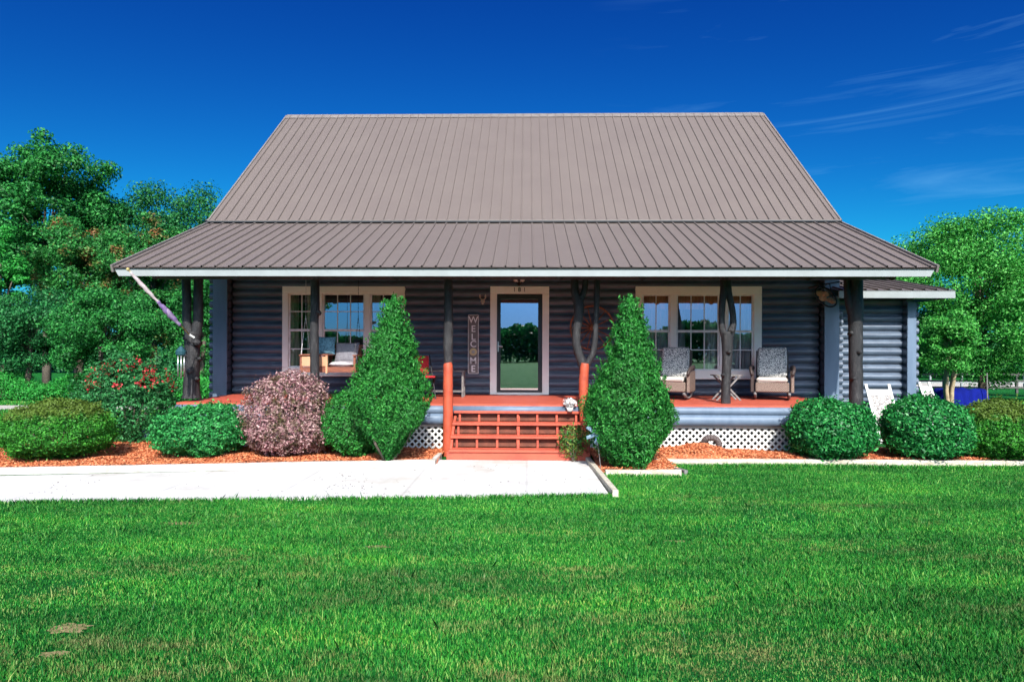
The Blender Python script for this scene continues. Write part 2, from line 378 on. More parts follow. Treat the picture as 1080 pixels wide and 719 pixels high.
def tree(name, label, loc, ch, cr, zc, m, n=24000, size=.14, K=60, group=None, seed=0, cry=None, bark=None, clump=.27, trunkr=.22, multi=1, dens=.5, cat='tree'):
    """crown centre height zc, vertical half height ch, radius cr"""
    r = np.random.default_rng(seed+100); t = thing(name, label, cat, loc, 0, group); cry = cry or cr
    cc = r.normal(0, 1, (K, 3)); cc /= np.linalg.norm(cc, axis=1)[:, None]; cc *= (r.uniform(.06, 1, K)**.45)[:, None]*.86
    cc *= np.clip(lump(cc, seed, .12, 2.0), .7, 1.12)[:, None]
    cc = cc*np.array([cr, cry, ch]); cs = clump*r.uniform(.55, 1.25, K)*min(cr, ch)
    w = cs**2; idx = r.choice(K, n, p=w/w.sum()); d = sphdirs(n); q = rng.random(n)**dens
    d2 = d*np.array([1.15, 1.15, .8]); P = cc[idx]+d2*(q*cs[idx])[:, None]*lump(d+cc[idx], seed+1, .16, 4)[:, None]
    P[:, 2] += zc; k = P[:, 2] > .3; P = P[k]; d = d[k]
    leaves('crown', P, d+np.array([0, 0, .4]), size, m, t, asp=.6, jitter=.8)
    b = MB(); top = zc+ch*.35
    for j in range(multi):
        a0 = j*2*math.pi/max(multi, 1)+.5; s = 0 if multi == 1 else 1
        pts = [(math.cos(a0)*s*trunkr*(.5+3.6*u)+.1*math.sin(u*5+seed), math.sin(a0)*s*trunkr*(.5+3.6*u), -.1+top*u) for u in np.linspace(0, 1, 7)]
        b.tube(pts, [trunkr*(1.25-1.0*u) for u in np.linspace(0, 1, 7)], 9, .06)
    for i in range(0, K, 6):
        c = cc[i]*.7; z0 = max(zc-ch*.75, .3)+max(0, (c[2]+ch)*.35)
        b.tube([(0, 0, z0), (c[0]*.45, c[1]*.45, z0+(zc+c[2]-z0)*.55), (c[0], c[1], zc+c[2])], [trunkr*.36, trunkr*.22, trunkr*.07], 6)
    b.build('trunk', bark or M['bark'], t, True); return t

# ================================================================== SETTING
def ground():
    b = MB(); xs = [-400,-200,-100,-60,-40]+list(range(-30, 31, 3))+[40,60,100,200,400]; ys = [-400,-200,-120,-60,-30,-10,0,4,8,12,16,20,25,30,36,42,50,56,60,70,100,200,450]
    for y in ys:
        for x in xs: b.v.append((x, y, terr(x, y)))
    n = len(xs)
    for j in range(len(ys)-1):
        for i in range(n-1): a = j*n+i; b.f.append((a, a+1, a+n+1, a+n))
    tag(b.build('ground', M['ground']), kind='structure')
ground()
# concrete walk from the steps, turning left
wk = [G(-260, 534.5), G(642, 523.5), G(617, 487), G(464, 487), G(455, 494), G(-260, 510)]
def slab(name, poly, z0, z1, m, kind='structure', bevel=0):
    b = MB(); n = len(poly)
    b.add([(p[0], p[1], z0) for p in poly]+[(p[0], p[1], z1) for p in poly], [tuple(range(n))[::-1], tuple(range(n, 2*n))]+[(i, (i+1) % n, (i+1) % n+n, i+n) for i in range(n)])
    o = b.build(name, m); tag(o, kind=kind)
    return o
WKY = [p for p in wk]
def walkmat():
    m, nt, b, N, L = nmat('walk_concrete_stained')
    n = noise(nt, pos(N), 2.2, 6, .65); r = ramp(N, [(.3, (.49,.48,.46)), (.55, (.58,.57,.56)), (.8, (.62,.61,.60))]); L.new(n.outputs['Fac'], r.inputs['Fac'])
    v = noise(nt, pos(N), 13, 6, .75); rv = ramp(N, [(.66, (1,1,1)), (.74, (.22,.18,.14))]); L.new(v.outputs['Fac'], rv.inputs['Fac'])
    v2 = noise(nt, pos(N), 1.1, 2, .5); r3 = ramp(N, [(.46, (0,0,0)), (.60, (1,1,1))]); L.new(v2.outputs['Fac'], r3.inputs['Fac'])
    mx = N.new('ShaderNodeMix'); mx.data_type = 'RGBA'; mx.blend_type = 'MULTIPLY'; L.new(r3.outputs['Color'], mx.inputs['Factor']); L.new(r.outputs['Color'], mx.inputs[6]); L.new(rv.outputs['Color'], mx.inputs[7])
    sp = N.new('ShaderNodeSeparateXYZ'); L.new(pos(N), sp.inputs[0]); md = N.new('ShaderNodeMath'); md.operation = 'PINGPONG'; md.inputs[1].default_value = .76; L.new(sp.outputs['X'], md.inputs[0])
    jr = ramp(N, [(.0, (.30,.28,.25)), (.012, (.35,.33,.30)), (.02, (1,1,1))]); L.new(md.outputs[0], jr.inputs['Fac'])
    mj = N.new('ShaderNodeMix'); mj.data_type = 'RGBA'; mj.blend_type = 'MULTIPLY'; mj.inputs['Factor'].default_value = .22; L.new(mx.outputs[2], mj.inputs[6]); L.new(jr.outputs['Color'], mj.inputs[7])
    n5 = noise(nt, pos(N), .8, 7, .7); r5 = ramp(N, [(.34, (.84,.81,.75)), (.50, (1,1,1))]); L.new(n5.outputs['Fac'], r5.inputs['Fac'])
    mk = N.new('ShaderNodeMix'); mk.data_type = 'RGBA'; mk.blend_type = 'MULTIPLY'; mk.inputs['Factor'].default_value = 1; L.new(mj.outputs[2], mk.inputs[6]); L.new(r5.outputs['Color'], mk.inputs[7])
    L.new(mk.outputs[2], b.inputs['Base Color']); b.inputs['Roughness'].default_value = .85
    n2 = noise(nt, pos(N), 120, 3, .6); bp = N.new('ShaderNodeBump'); bp.inputs['Strength'].default_value = .3; bp.inputs['Distance'].default_value = .005
    L.new(n2.outputs['Fac'], bp.inputs['Height']); L.new(bp.outputs['Normal'], b.inputs['Normal']); return m
M['walk'] = walkmat()
slab('walkway', wk, -.05, .035, M['walk'])
# driveway on the far left, dropping with the ground
def strip(name, p0, p1, y0, y1, m, lift=.012):
    b = MB(); n = 10
    for i in range(n+1):
        u = i/n; x = p0+(p1-p0)*u
        for k, y in enumerate((y0, (y0+y1)/2, y1)):
            yy = y+.25*math.sin(u*7+k); b.v.append((x, yy, terr(x, yy)+lift))
    for i in range(n):
        for k in range(2): a = i*3+k; b.f.append((a, a+3, a+4, a+1))
    tag(b.build(name, m), kind='structure')
strip('driveway', -60, -9.0, 21.2, 23.6, M['gravel'])
strip('gravel_road', 22, 140, 64, 76, M['gravel'])
strip('parking_pad', -9.6, -7.2, 18.4, 19.4, M['gravel'])

# mulch bed --------------------------------------------------------
YF = 11.5       # porch front edge
def mulch_z(x, y):
    z = .07
    z += .20*math.exp(-((x-2.72)**2/.30+(y-11.0)**2/.16)) + .05*math.sin(x*2.1)*math.sin(y*3)*.5
    z += .04*math.sin(x*5.3+1)*math.sin(y*6.1)*.5
    return z
def front_y(x):      # front line of the bed
    if x < -1.35: return G(455, 494).y+(x-G(455, 494).x)*((G(0, 503).y-G(455, 494).y)/(G(0, 503).x-G(455, 494).x))+.22
    if x < 2.20: return 9.62
    return 10.62
def bed(name, x0, x1, y1, nx, ny):
    b = MB()
    for i in range(nx+1):
        x = x0+(x1-x0)*i/nx; y0 = front_y(x)
        for j in range(ny+1):
            y = y0+(y1-y0)*j/ny; e = min(j/3, 1)
            b.v.append((x, y, mulch_z(x, y)*e+.02+random.uniform(-.008, .008)))
    for i in range(nx):
        for j in range(ny): a = i*(ny+1)+j; b.f.append((a, a+ny+1, a+ny+2, a+1))
    o = b.build(name, M['mulch'], None, True); tag(o, kind='structure'); return o
bed('mulch_bed', -9.6, -1.40, 12.9, 200, 50)
bed('mulch_bed', 1.06, 12.5, 12.2, 240, 40)
# loose chips on the bed
def chips():
    n = 60000; x = np.where(rng.random(n) < .5, rng.uniform(-9.5, -1.45, n), rng.uniform(1.1, 11.5, n)); u = rng.random(n)
    y = np.array([front_y(a)+.05 for a in x]); y = y+u*(12.0-y); z = np.array([mulch_z(a, c) for a, c in zip(x, y)])+.032
    P = np.stack([x, y, z], 1); o = leaves('mulch_chips', P, np.tile([0, 0, 1.0], (n, 1)), .045, M['chip'], asp=.35, jitter=.5)
    tag(o, 'loose orange wood chips scattered over the flower bed', 'wood mulch', kind='stuff')
chips()

# ---------------------------------------------------------------- lawn grass
def noise2(x, y, seed, f):
    r = np.random.default_rng(seed); o = 0
    for i in range(8):
        a = r.uniform(0, 6.28); k = f*r.uniform(.6, 1.7); o = o+np.sin(x*k*math.cos(a)+y*k*math.sin(a)+r.uniform(0, 6.28))
    return o/3
def inside_walk(x, y):
    fy = (G(642, 523.5).y - G(-260, 534.5).y)/(G(642, 523.5).x-G(-260, 534.5).x)
    front = G(642, 523.5).y+(x-G(642, 523.5).x)*fy
    right = x < 1.05+(8.3-y)*.03
    return (y > front) & right
def blades(name, x, y, h, w, label):
    n = len(x); z = np.array([terr(a, c) for a, c in zip(x, y)]) if y.max() > 16 else np.zeros(n)
    a = rng.uniform(0, 6.28, n); lean = rng.uniform(.05, .75, n)*h; la = rng.uniform(0, 6.28, n)
    s = np.stack([np.cos(a), np.sin(a)], 1)*(w/2)[:, None]; L_ = np.stack([np.cos(la), np.sin(la)], 1)*lean[:, None]
    v = np.zeros((n, 5, 3)); B = np.stack([x, y], 1)
    v[:, 0, :2] = B-s; v[:, 1, :2] = B+s; v[:, 0, 2] = v[:, 1, 2] = z-.005
    v[:, 2, :2] = B+s*.75+L_*.4; v[:, 4, :2] = B-s*.75+L_*.4; v[:, 2, 2] = v[:, 4, 2] = z+h*.6
    v[:, 3, :2] = B+L_; v[:, 3, 2] = z+h
    o = npmesh(name, v.reshape(-1, 3), n, 5, M['grass'], None, np.repeat(np.clip(rng.random(n)**1.1, 0, 1), 5))
    tag(o, label, 'grass', kind='stuff'); return o
SPOTS = [(190, 552, .26, .10), (72, 663, .17, .10), (398, 577, .15, .06), (58, 690, .12, .05), (712, 571, .14, .05)]
M['bare'] = mat('bare_sandy_soil', (.27,.20,.10), (.10,.11,.03), 26, .95, .6, 70)
def bare_spots():
    b = MB()
    for (px, py, rx, ry) in SPOTS:
        c = G(px, py); n = 22; o = len(b.v); b.v.append((c.x, c.y, .006))
        for i in range(n): a = 2*math.pi*i/n; k = random.uniform(.55, 1.0); b.v.append((c.x+rx*k*math.cos(a), c.y+ry*k*math.sin(a), .005))
        for i in range(n): b.f.append((o, o+1+i, o+1+(i+1) % n))
    tag(b.build('bare_soil', M['bare']), kind='structure')
bare_spots()
def lawn():
    n = 1080000; y = 3.0+(10.75-3.0)*rng.random(n)**.85; hw = .80*y+2.6; x = rng.uniform(-1, 1, n)*hw
    bare = noise2(x, y, 5, 1.6)+.45*noise2(x, y, 6, 6)
    k = ~inside_walk(x, y) & ~((y > 9.58) & (x > 1.0) & (x < 2.25)) & ~((y > 10.5) & (x > 2.2))
    k &= (bare < 1.25) | (rng.random(n) < .35)
    k &= (y < 8.6) | (x > .9)
    # worn spots
    for (px, py, rx, ry) in SPOTS:
        c = G(px, py); q = ((x-c.x)/rx)**2+((y-c.y)/ry)**2 + .5*noise2(x, y, 9, 14); k &= (q > 1.15) | (rng.random(n) < .10+.38*np.clip(q, 0, 1))
    x = x[k]; y = y[k]; n = len(x)
    hh = .020+.009*noise2(x, y, 3, 2.2)+rng.random(n)*.017; hh = np.clip(hh, .010, .08)
    tall = rng.random(n) < .010; hh[tall] += .02+.05*rng.random(tall.sum())
    # untrimmed fringe along the walk and edging
    fr = inside_walk(x, y+.10) | ((y > 10.3) & (x > 2.2)) | ((y > 9.42) & (x > 1) & (x < 2.4)); hh[fr] += rng.random(fr.sum())*.045
    blades('lawn_grass', x, y, hh, (.0030+.00065*y+rng.random(n)*.002)*.85, 'short mown green grass of the front lawn')
lawn()
def side_grass():
    n = 90000; k = rng.random(n) < .55
    y = 12.9+22*rng.random(n)**1.4; x = np.where(k, -6.8-rng.random(n)*(.85*y-6.0), 8.6+rng.random(n)*(.85*y-6.5))
    m_ = ~((y > 20.9) & (y < 23.9) & (x < -8.7)); x = x[m_]; y = y[m_]; n = len(x)
    blades('side_grass', x, y, .05+rng.random(n)*.05, .012+.0011*y+rng.random(n)*.004, 'mown green grass beside and behind the house')
side_grass()

def litter():
    n = 1500; x = rng.uniform(-7.5, .95, n); y = rng.uniform(7.9, 10.6, n); k = inside_walk(x, y-.03) & (y < G(455, 494).y+(x-G(455, 494).x)*((G(0, 503).y-G(455, 494).y)/(G(0, 503).x-G(455, 494).x)))
    e = noise2(x, y, 31, 2.2); k &= (e > .75) | (rng.random(n) < .06)
    x = x[k]; y = y[k]; P = np.stack([x, y, np.full(len(x), .041)], 1); o = leaves('leaf_litter', P, np.tile([0, 0, 1.0], (len(x), 1)), .028, M['litter'], asp=.4, jitter=.25)
    tag(o, 'dry leaf bits and clippings scattered on the white walk', 'leaf litter', kind='stuff')
M['litter'] = mat('dry_litter', (.16,.11,.06), (.08,.06,.035), 30, .9)
litter()
# ---------------------------------------------------------------- edging timbers (things)
def timber(a, b, w, z0, z1, label, m='timber'):
    a = Vector(a); b = Vector(b); L_ = (b-a).length; t = (b-a).normalized(); bb = MB(); n = max(2, int(L_/.5)); r = Vector((-t.y, t.x, 0))
    for i in range(n+1):
        p = a+(b-a)*(i/n); j = random.uniform(-.006, .006)
        for (s, z) in ((-1, z0), (1, z0), (1, z1+j), (-1, z1+j)): bb.v.append(tuple(Vector((p.x, p.y, 0))+r*(s*w/2+j)+Vector((0, 0, z))))
    for i in range(n):
        for k in range(4): c = i*4+k; d = i*4+(k+1) % 4; bb.f.append((c, d, d+4, c+4))
    bb.f.append((3,2,1,0)); bb.f.append(tuple(n*4+k for k in range(4)))
    o = bb.build('edging_board', M[m], None, False, bevel=.008); tag(o, label, 'garden edging', 'pale edging boards round the beds'); return o
M['curb'] = mat('curb_concrete', (.66,.65,.62), (.40,.37,.32), 4, .85, .4, 60)
p0 = G(455, 494); p1 = G(0, 503); dd_ = (p1-p0).normalized()
timber(p0+Vector((0, .20, 0)), p0+dd_*12+Vector((0, .20, 0)), .10, 0, .105, 'long white border board between the walk and the left mulch bed', 'curb')
timber((p0.x, p0.y+.1, 0), (G(464, 487).x-.03, 10.95, 0), .07, 0, .11, 'short white border board left of the porch steps', 'curb')
timber((1.09, 8.15, 0), (.98, 10.72, 0), .075, 0, .10, 'weathered grey board along the right edge of the walk', 'timber')
timber((1.13, 9.58, 0), (2.22, 9.60, 0), .09, 0, .10, 'cream board in front of the right cypress shrub')
timber((2.30, 9.62, 0), (2.02, 10.50, 0), .06, 0, .09, 'loose weathered board lying diagonally at the corner of the bed', 'greywood')
timber((2.02, 10.58, 0), (12.5, 10.64, 0), .10, 0, .10, 'long cream border board in front of the right bushes')

# ================================================================== HOUSE
YE = 10.9; YW = 14.0; YR = 18.85; YB = 23.4; XL = -6.875; XR = 6.60
ZE = 3.18; ZJ = 4.545; ZR = 8.50; YJ = 14.20; FL = .88
house = thing('log_cabin', 'dark slate blue log house with brown metal roof and full front porch', 'house', (0, YW, 0))
mark_world(house)
def hb(b, name, m, parent=house, smooth=False, bevel=0): return b.build(name, m, parent, smooth, bevel=bevel)
PITCH = .172
def logprof(z0, z1):
    pts = []; k0 = int(math.floor(z0/PITCH))-1; k1 = int(math.ceil(z1/PITCH))+1
    for k in range(k0, k1):
        for j in range(10):
            u = j/10; z = (k+u)*PITCH
            pts.append((z, -.088*math.sin(math.pi*u)**.62 if u > 0 else .0))
    pts = [p for p in pts if z0 < p[0] < z1]
    return [(z0, pts[0][1])]+pts+[(z1, pts[-1][1])]
def log_panel(b, x0, x1, z0, z1, Y, axis='x', sgn=1):
    pr = logprof(z0, z1); n = max(1, int(abs(x1-x0)/.6)); o = len(b.v)
    for i in range(n+1):
        x = x0+(x1-x0)*i/n
        for (z, d) in pr:
            dy = d*(1+.06*math.sin(x*1.7+int(z/PITCH)*2.3))*sgn
            b.v.append((x, Y+dy, z) if axis == 'x' else (Y+dy, x, z))
    m_ = len(pr)
    for i in range(n):
        for j in range(m_-1): a = o+i*m_+j; b.f.append((a, a+m_, a+m_+1, a+1))
b = MB()
def hole_wall(b, xa, xb, za, zb, holes, Y):
    holes = sorted(holes); x = xa
    for (h0, h1, hz0, hz1) in holes:
        log_panel(b, x, h0, za, zb, Y); log_panel(b, h0, h1, za, hz0, Y); log_panel(b, h0, h1, hz1, zb, Y); x = h1
    log_panel(b, x, xb, za, zb, Y)
def rect(xa, ya, xb, yb, D=YW):
    p = W(xa, ya, D); q = W(xb, yb, D); return p.x, q.x, q.z, p.z
wl = rect(301, 305, 424, 393); wr = rect(673, 305, 800, 396); dr = rect(520, 305, 576, 416)
dr = (dr[0], dr[1], FL, dr[3])
WX0 = W(247, 350, YW).x; WX1 = W(862, 350, YW).x
hole_wall(b, WX0, WX1, FL-.3, 4.2, [wl, dr, wr], YW)
hb(b, 'front_wall', M['log'], smooth=True)
b = MB(); log_panel(b, WX0, WX1, 0, 4.2, YB, 'x', -1); hb(b, 'rear_wall', M['log'], smooth=True)
for X, s in ((WX0-.02, 1), (WX1+.02, -1)):
    b = MB(); log_panel(b, YW-.29, YB, 0, 3.7, X, 'y', s); hb(b, 'side_wall', M['log'], smooth=True)
    b = MB(); b.add([(X, YW+.1, 3.7), (X, YB-.1, 3.7), (X, YB-.1, 4.6), (X, YR, ZR-.15), (X, YJ+.05, 4.5)], [(0, 1, 2, 3, 4)]); hb(b, 'gable', M['board'])
# corner boards with log ends
for X, s in ((WX0, -1), (WX1, 1)):
    b = MB(); b.box(min(X, X+s*.30), max(X, X+s*.30), YW-.34, YW-.30, FL-.6 if s > 0 else 0, 3.75, b=.006)
    o = hb(b, 'corner_board', M['board'])
    b = MB()
    for k in range(1, 22 if s < 0 else 18):
        z = (k+.5)*PITCH
        if s > 0 and z > 2.75: continue
        b.tube([(X+s*.15, YW-.30, z), (X+s*.15, YW+.1, z)], PITCH*.47, 12)
        b.tube([(X+s*.02, YW-.17, z-PITCH*.5), (X+s*.42, YW-.17, z-PITCH*.5)], PITCH*.46, 12)
    hb(b, 'log_end', M['log'], smooth=False)
# porch deck
PX0 = W(186, 424, YF).x; PX1 = 5.62
b = MB(); x = PX0
nb = 26
for j in range(16):
    y0 = YF+.0+j*.16; b.box(PX0, PX1, y0+.003, min(y0+.157, YW+.02), FL-.035, FL)
hb(b, 'porch_floor', M['red'])
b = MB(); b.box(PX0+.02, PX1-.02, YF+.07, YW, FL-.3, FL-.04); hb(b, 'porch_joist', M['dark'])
# front rim logs
def rim(xa, xb):
    b = MB()
    for zc, r_, yo in ((FL-.105, .075, .03), (FL-.265, .105, .03)):
        n = 14
        b.tube([(xa+(xb-xa)*i/n, YF+yo+.004*math.sin(i*2.3), zc) for i in range(n+1)], r_, 16)
    return hb(b, 'rim_log', M['board'], smooth=True)
SX0, SX1 = -1.27, .96
rim(PX0, SX0-.02); rim(SX1+.02, PX1); 
b = MB(); b.tube([(SX0-.02, YF+.03, FL-.105), (SX1+.02, YF+.03, FL-.105)], .075, 16); hb(b, 'rim_log', M['board'], smooth=True)
# lattice skirting
def lattice(xa, xb, z0, z1, Y):
    b = MB(); s = .118; w = .030
    for sgn, yo in ((1, 0), (-1, .008)):
        k0 = int((xa-(z1-z0))/s)-2; k1 = int((xb+(z1-z0))/s)+2
        for k in range(k0, k1):
            x0 = k*s; dz = z1-z0; pts = []
            xs = x0; xe = x0+sgn*dz
            t0, t1 = 0.0, 1.0
            lo, hi = (xs, xe) if xe > xs else (xe, xs)
            if hi < xa+.01 or lo > xb-.01: continue
            def cl(t): return min(max(t, 0), 1)
            if sgn > 0: t0 = cl((xa-xs)/dz); t1 = cl((xb-xs)/dz)
            else: t0 = cl((xs-xb)/dz); t1 = cl((xs-xa)/dz)
            if t1-t0 < .04: continue
            b.bar((xs+sgn*dz*t0, Y+yo, z0+dz*t0), (xs+sgn*dz*t1, Y+yo, z0+dz*t1), w*1.1, .007, up=(0, 1, 0))
    b.box(xa, xb, Y-.012, Y+.02, z1-.03, z1+.01)
    return hb(b, 'lattice', M['lattice'])
lattice(PX0+.05, SX0-.04, .10, FL-.38, YF+.08); lattice(SX1+.02, PX1-.02, .10, FL-.38, YF+.08)
b = MB(); b.box(PX0+.1, PX1-.1, YF+1.3, YF+1.34, .0, FL-.3); hb(b, 'foundation', mat('block_foundation', (.16,.16,.15), (.10,.10,.10), 4, .9))
# porch ceiling and rafters
slopeP = (ZJ-ZE)/(YJ-YE)
def roofz(y): return ZE+(y-YE)*slopeP
b = MB(); b.add([(XL+.12, YE+.08, roofz(YE+.08)-.10), (XR-.12, YE+.08, roofz(YE+.08)-.10), (XR-.12, YJ, roofz(YJ)-.10), (XL+.12, YJ, roofz(YJ)-.10)], [(0, 1, 2, 3)])
hb(b, 'porch_ceiling', M['ceiling'])
for i in range(10):
    x = XL+.6+i*(XR-XL-1.2)/9
    b = MB(); b.tube([(x, YE+.15, roofz(YE+.15)-.20), (x, YJ-.15, roofz(YJ-.15)-.20)], .07, 10); hb(b, 'rafter', M['post'], smooth=True)
b = MB(); b.tube([(XL+.3, 11.65, 3.16), (XR-.3, 11.65, 3.16)], .11, 12, 0); hb(b, 'beam', M['post'], smooth=True)
# ribbed metal roofs
def ribroof(x0, x1, A, Bq, name, ov=.0, rib=.2286, hgt=.029, parent=house, m='roof', phase=0.0):
    """A=(y,z) low edge, B=(y,z) high edge"""
    prof = []; x = x0; e = .010; wd = .015
    xs = [x0]
    k = x0+rib/2+phase
    P = [(x0, 0)]
    while k < x1-.05:
        P += [(k-wd, 0), (k-e, hgt), (k+e, hgt), (k+wd, 0)]; k += rib
    P += [(x1, 0)]
    dy = Bq[0]-A[0]; dz = Bq[1]-A[1]; L_ = math.hypot(dy, dz); ny, nz = -dz/L_, dy/L_
    b = MB(); n = len(P); seg = 8
    for (px, ph) in P:
        for q in range(seg+1):
            u = q/seg; w_ = .0012*math.sin(px*9+u*11)
            b.v.append((px, A[0]+dy*u+ny*(ph+w_), A[1]+dz*u+nz*(ph+w_)))
    for i in range(n-1):
        for q in range(seg): a = i*(seg+1)+q; b.f.append((a, a+seg+1, a+seg+2, a+1))
    o = len(b.v)      # underside
    b.add([(x0, A[0]-ny*.02, A[1]-nz*.02), (x1, A[0]-ny*.02, A[1]-nz*.02), (x1, Bq[0]-ny*.02, Bq[1]-nz*.02), (x0, Bq[0]-ny*.02, Bq[1]-nz*.02)], [(3, 2, 1, 0)])
    return hb(b, name, M[m], parent)
ribroof(XL, XR, (YE-.04, ZE-.01), (YJ+.12, ZJ+.045), 'porch_roof')
ribroof(XL, XR, (YJ-.02, ZJ+.035), (YR, ZR), 'roof')
ribroof(XL, XR, (YB+.5, ZR-(YB+.5-YR)*(ZR-ZJ)/(YR-YJ)), (YR, ZR), 'roof')
b = MB(); b.add([(XL-.01, YR-.17, ZR-.12), (XR+.01, YR-.17, ZR-.12), (XR+.01, YR, ZR+.035), (XL-.01, YR, ZR+.035), (XR+.01, YR+.17, ZR-.12), (XL-.01, YR+.17, ZR-.12)], [(0,1,2,3), (3,2,4,5)])
M['ridge'] = mat('ridge_cap', (.21,.185,.17), rough=.4); hb(b, 'ridge_cap', M['ridge'])
# transition flashing, rake trims, fascia
b = MB(); b.box(XL-.015, XR+.015, YJ-.09, YJ-.05, ZJ-.004, ZJ+.022); hb(b, 'flashing', M['trimdark'])
b = MB(); b.box(XL-.015, XR+.015, YJ-.047, YJ-.00, ZJ+.0, ZJ+.05); hb(b, 'flashing', M['roof'])
for X, s in ((XL, -1), (XR, 1)):
    b = MB()
    b.bar((X+s*.02, YE-.04, ZE-.035), (X+s*.02, YJ, ZJ-.035), .035, .12); b.bar((X+s*.02, YJ, ZJ+.0), (X+s*.02, YR, ZR-.04), .035, .12)
    b.bar((X+s*.02, YR, ZR-.04), (X+s*.02, YB+.5, ZR-.04-(YB+.5-YR)*(ZR-ZJ)/(YR-YJ)), .035, .12)
    hb(b, 'rake_trim', M['ridge'])
b = MB(); b.add([(XL, YE, ZE-.03), (XR, YE, ZE-.03), (XR-.07, YE, ZE-.155), (XL+.07, YE, ZE-.155),
                 (XL, YE+.03, ZE-.03), (XR, YE+.03, ZE-.03), (XR-.07, YE+.03, ZE-.155), (XL+.07, YE+.03, ZE-.155)],
                [(3,2,1,0), (4,5,6,7), (0,1,5,4), (2,3,7,6), (0,4,7,3), (1,2,6,5)])
hb(b, 'fascia', M['fascia'])
for X, s in ((XL+.05, 1), (XR-.05, -1)):
    b = MB(); b.add([(X, YE+.03, ZE-.04), (X, YJ, ZJ-.04), (X, YJ, ZJ-.16), (X+s*.0, YE+.03, ZE-.155)], [(0,1,2,3)])
    hb(b, 'side_fascia', M['fascia'])
b = MB()
b.tube([(XL-.06, YJ+.05, ZJ+.03), (XL-.15, YJ+.12, ZJ+.05), (XL-.05, YJ+.2, ZJ+.14)], .03, 8); hb(b, 'vent_pipe', M['black'])

# interior so that glass has a room behind it
b = MB(); b.add([(WX0+.1, YW+.25, FL), (WX1-.1, YW+.25, FL), (WX1-.1, YW+4, FL), (WX0+.1, YW+4, FL), (WX0+.1, YW+.25, 3.6), (WX1-.1, YW+.25, 3.6), (WX1-.1, YW+4, 3.6), (WX0+.1, YW+4, 3.6)],
    [(0,1,2,3), (4,5,6,7), (2,3,7,6), (0,3,7,4), (1,2,6,5)]); hb(b, 'room', M['inner'])
# ---------------------------------------------------------------- windows
def window(xo0, xo1, yo0, yo1, sashes, rows, curt, lab):
    """photo survey: outer trim, list of (x0,x1,cols), rows=(top, mid0, mid1, bottom, upper muntin, lower muntin)"""
    D = YW-.07; z1 = W((xo0+xo1)/2, yo0, D).z; z0 = W((xo0+xo1)/2, yo1, D).z; X0 = W(xo0, 350, D).x; X1 = W(xo1, 350, D).x
    cx = (xo0+xo1)/2; Z = lambda y: W(cx, y, D).z; X = lambda x: W(x, 350, D).x
    win = bpy.data.objects.new('window', None); C.objects.link(win); win.parent = house; win.matrix_local = parent_inv(house); win['label'] = lab; win['worldbuilt'] = 0
    def wb(b, name, m, **k):
        o = b.build(name, m, None, **k); o.parent = win; return o
    b = MB(); tw = .0
    pz1 = Z(rows[0]); pz0 = Z(rows[3])
    xs = [X0]
    f0 = D-.03; f1 = D+.05
    b.box(X0, X1, f0, f1, pz1+.03, z1, b=.006)                       # head
    b.box(X0, X1, f0, f1, z0, pz0-.03, b=.006)                       # sill board
    edges = [X0]
    for (a, c, n) in sashes: edges += [X(a)-.035, X(c)+.035]
    edges.append(X1)
    for i in range(0, len(edges), 2): b.box(edges[i], edges[i+1], f0+.004, f1, pz0-.027, pz1+.027, b=.004)
    wb(b, 'frame', M['trim'])
    b = MB(); b.box(X0-.02, X1+.02, f0-.035, f0-.002, z0-.012, z0+.03, b=.005); wb(b, 'sill', M['trim'])
    for (a, c, n) in sashes:
        xa = X(a); xb = X(c); b = MB(); y0 = D+.008; y1 = D+.04; s = .038
        m0 = Z(rows[2]); m1 = Z(rows[1])
        b.box(xa-s, xa, y0, y1, pz0-s, pz1+s); b.box(xb, xb+s, y0, y1, pz0-s, pz1+s)
        b.box(xa, xb, y0, y1, pz1, pz1+s); b.box(xa, xb, y0, y1, pz0-s, pz0); b.box(xa, xb, y0-.006, y1, m0, m1)
        for k in range(1, n): xx = xa+(xb-xa)*k/n; b.box(xx-.009, xx+.009, y0+.006, y1-.006, pz0, m0); b.box(xx-.009, xx+.009, y0+.006, y1-.006, m1, pz1)
        if rows[4]: zz = Z(rows[4]); b.box(xa, xb, y0+.008, y1-.008, zz-.009, zz+.009)
        if rows[5]: zz = Z(rows[5]); b.box(xa, xb, y0+.008, y1-.008, zz-.009, zz+.009)
        wb(b, 'sash', M['sash'])
        b = MB(); b.add([(xa, D+.024, pz0), (xb, D+.024, pz0), (xb, D+.024, pz1), (xa, D+.024, pz1)], [(0,1,2,3)]); wb(b, 'pane', M['glass'])
    for (xa, xb, zt, zb, mname, amp) in curt:
        b = MB(); xa = X(xa); xb = X(xb); n = 60; zt = Z(zt); zb = Z(zb)
        for i in range(n+1):
            x = xa+(xb-xa)*i/n; y = D+.12+amp*math.sin(i*.9)+amp*.4*math.sin(i*2.3)
            b.v += [(x, y, zt), (x+.01*math.sin(i), y*1.0+amp*.3*math.sin(i*1.3), zb)]
        for i in range(n): b.f.append((2*i, 2*i+2, 2*i+3, 2*i+1))
        wb(b, 'curtain', M[mname], smooth=True)
    return win
window(298, 427, 302, 396, [(306, 330, 2), (342, 383, 3), (392, 416, 2)], (311, 347, 349.5, 386, 328.5, 368),
       [(304, 313, 309, 389, 'curtain_green', .02), (322, 342, 309, 389, 'curtain_green', .03), (386, 400, 309, 389, 'curtain_green', .03)], 'triple window behind the porch swing')
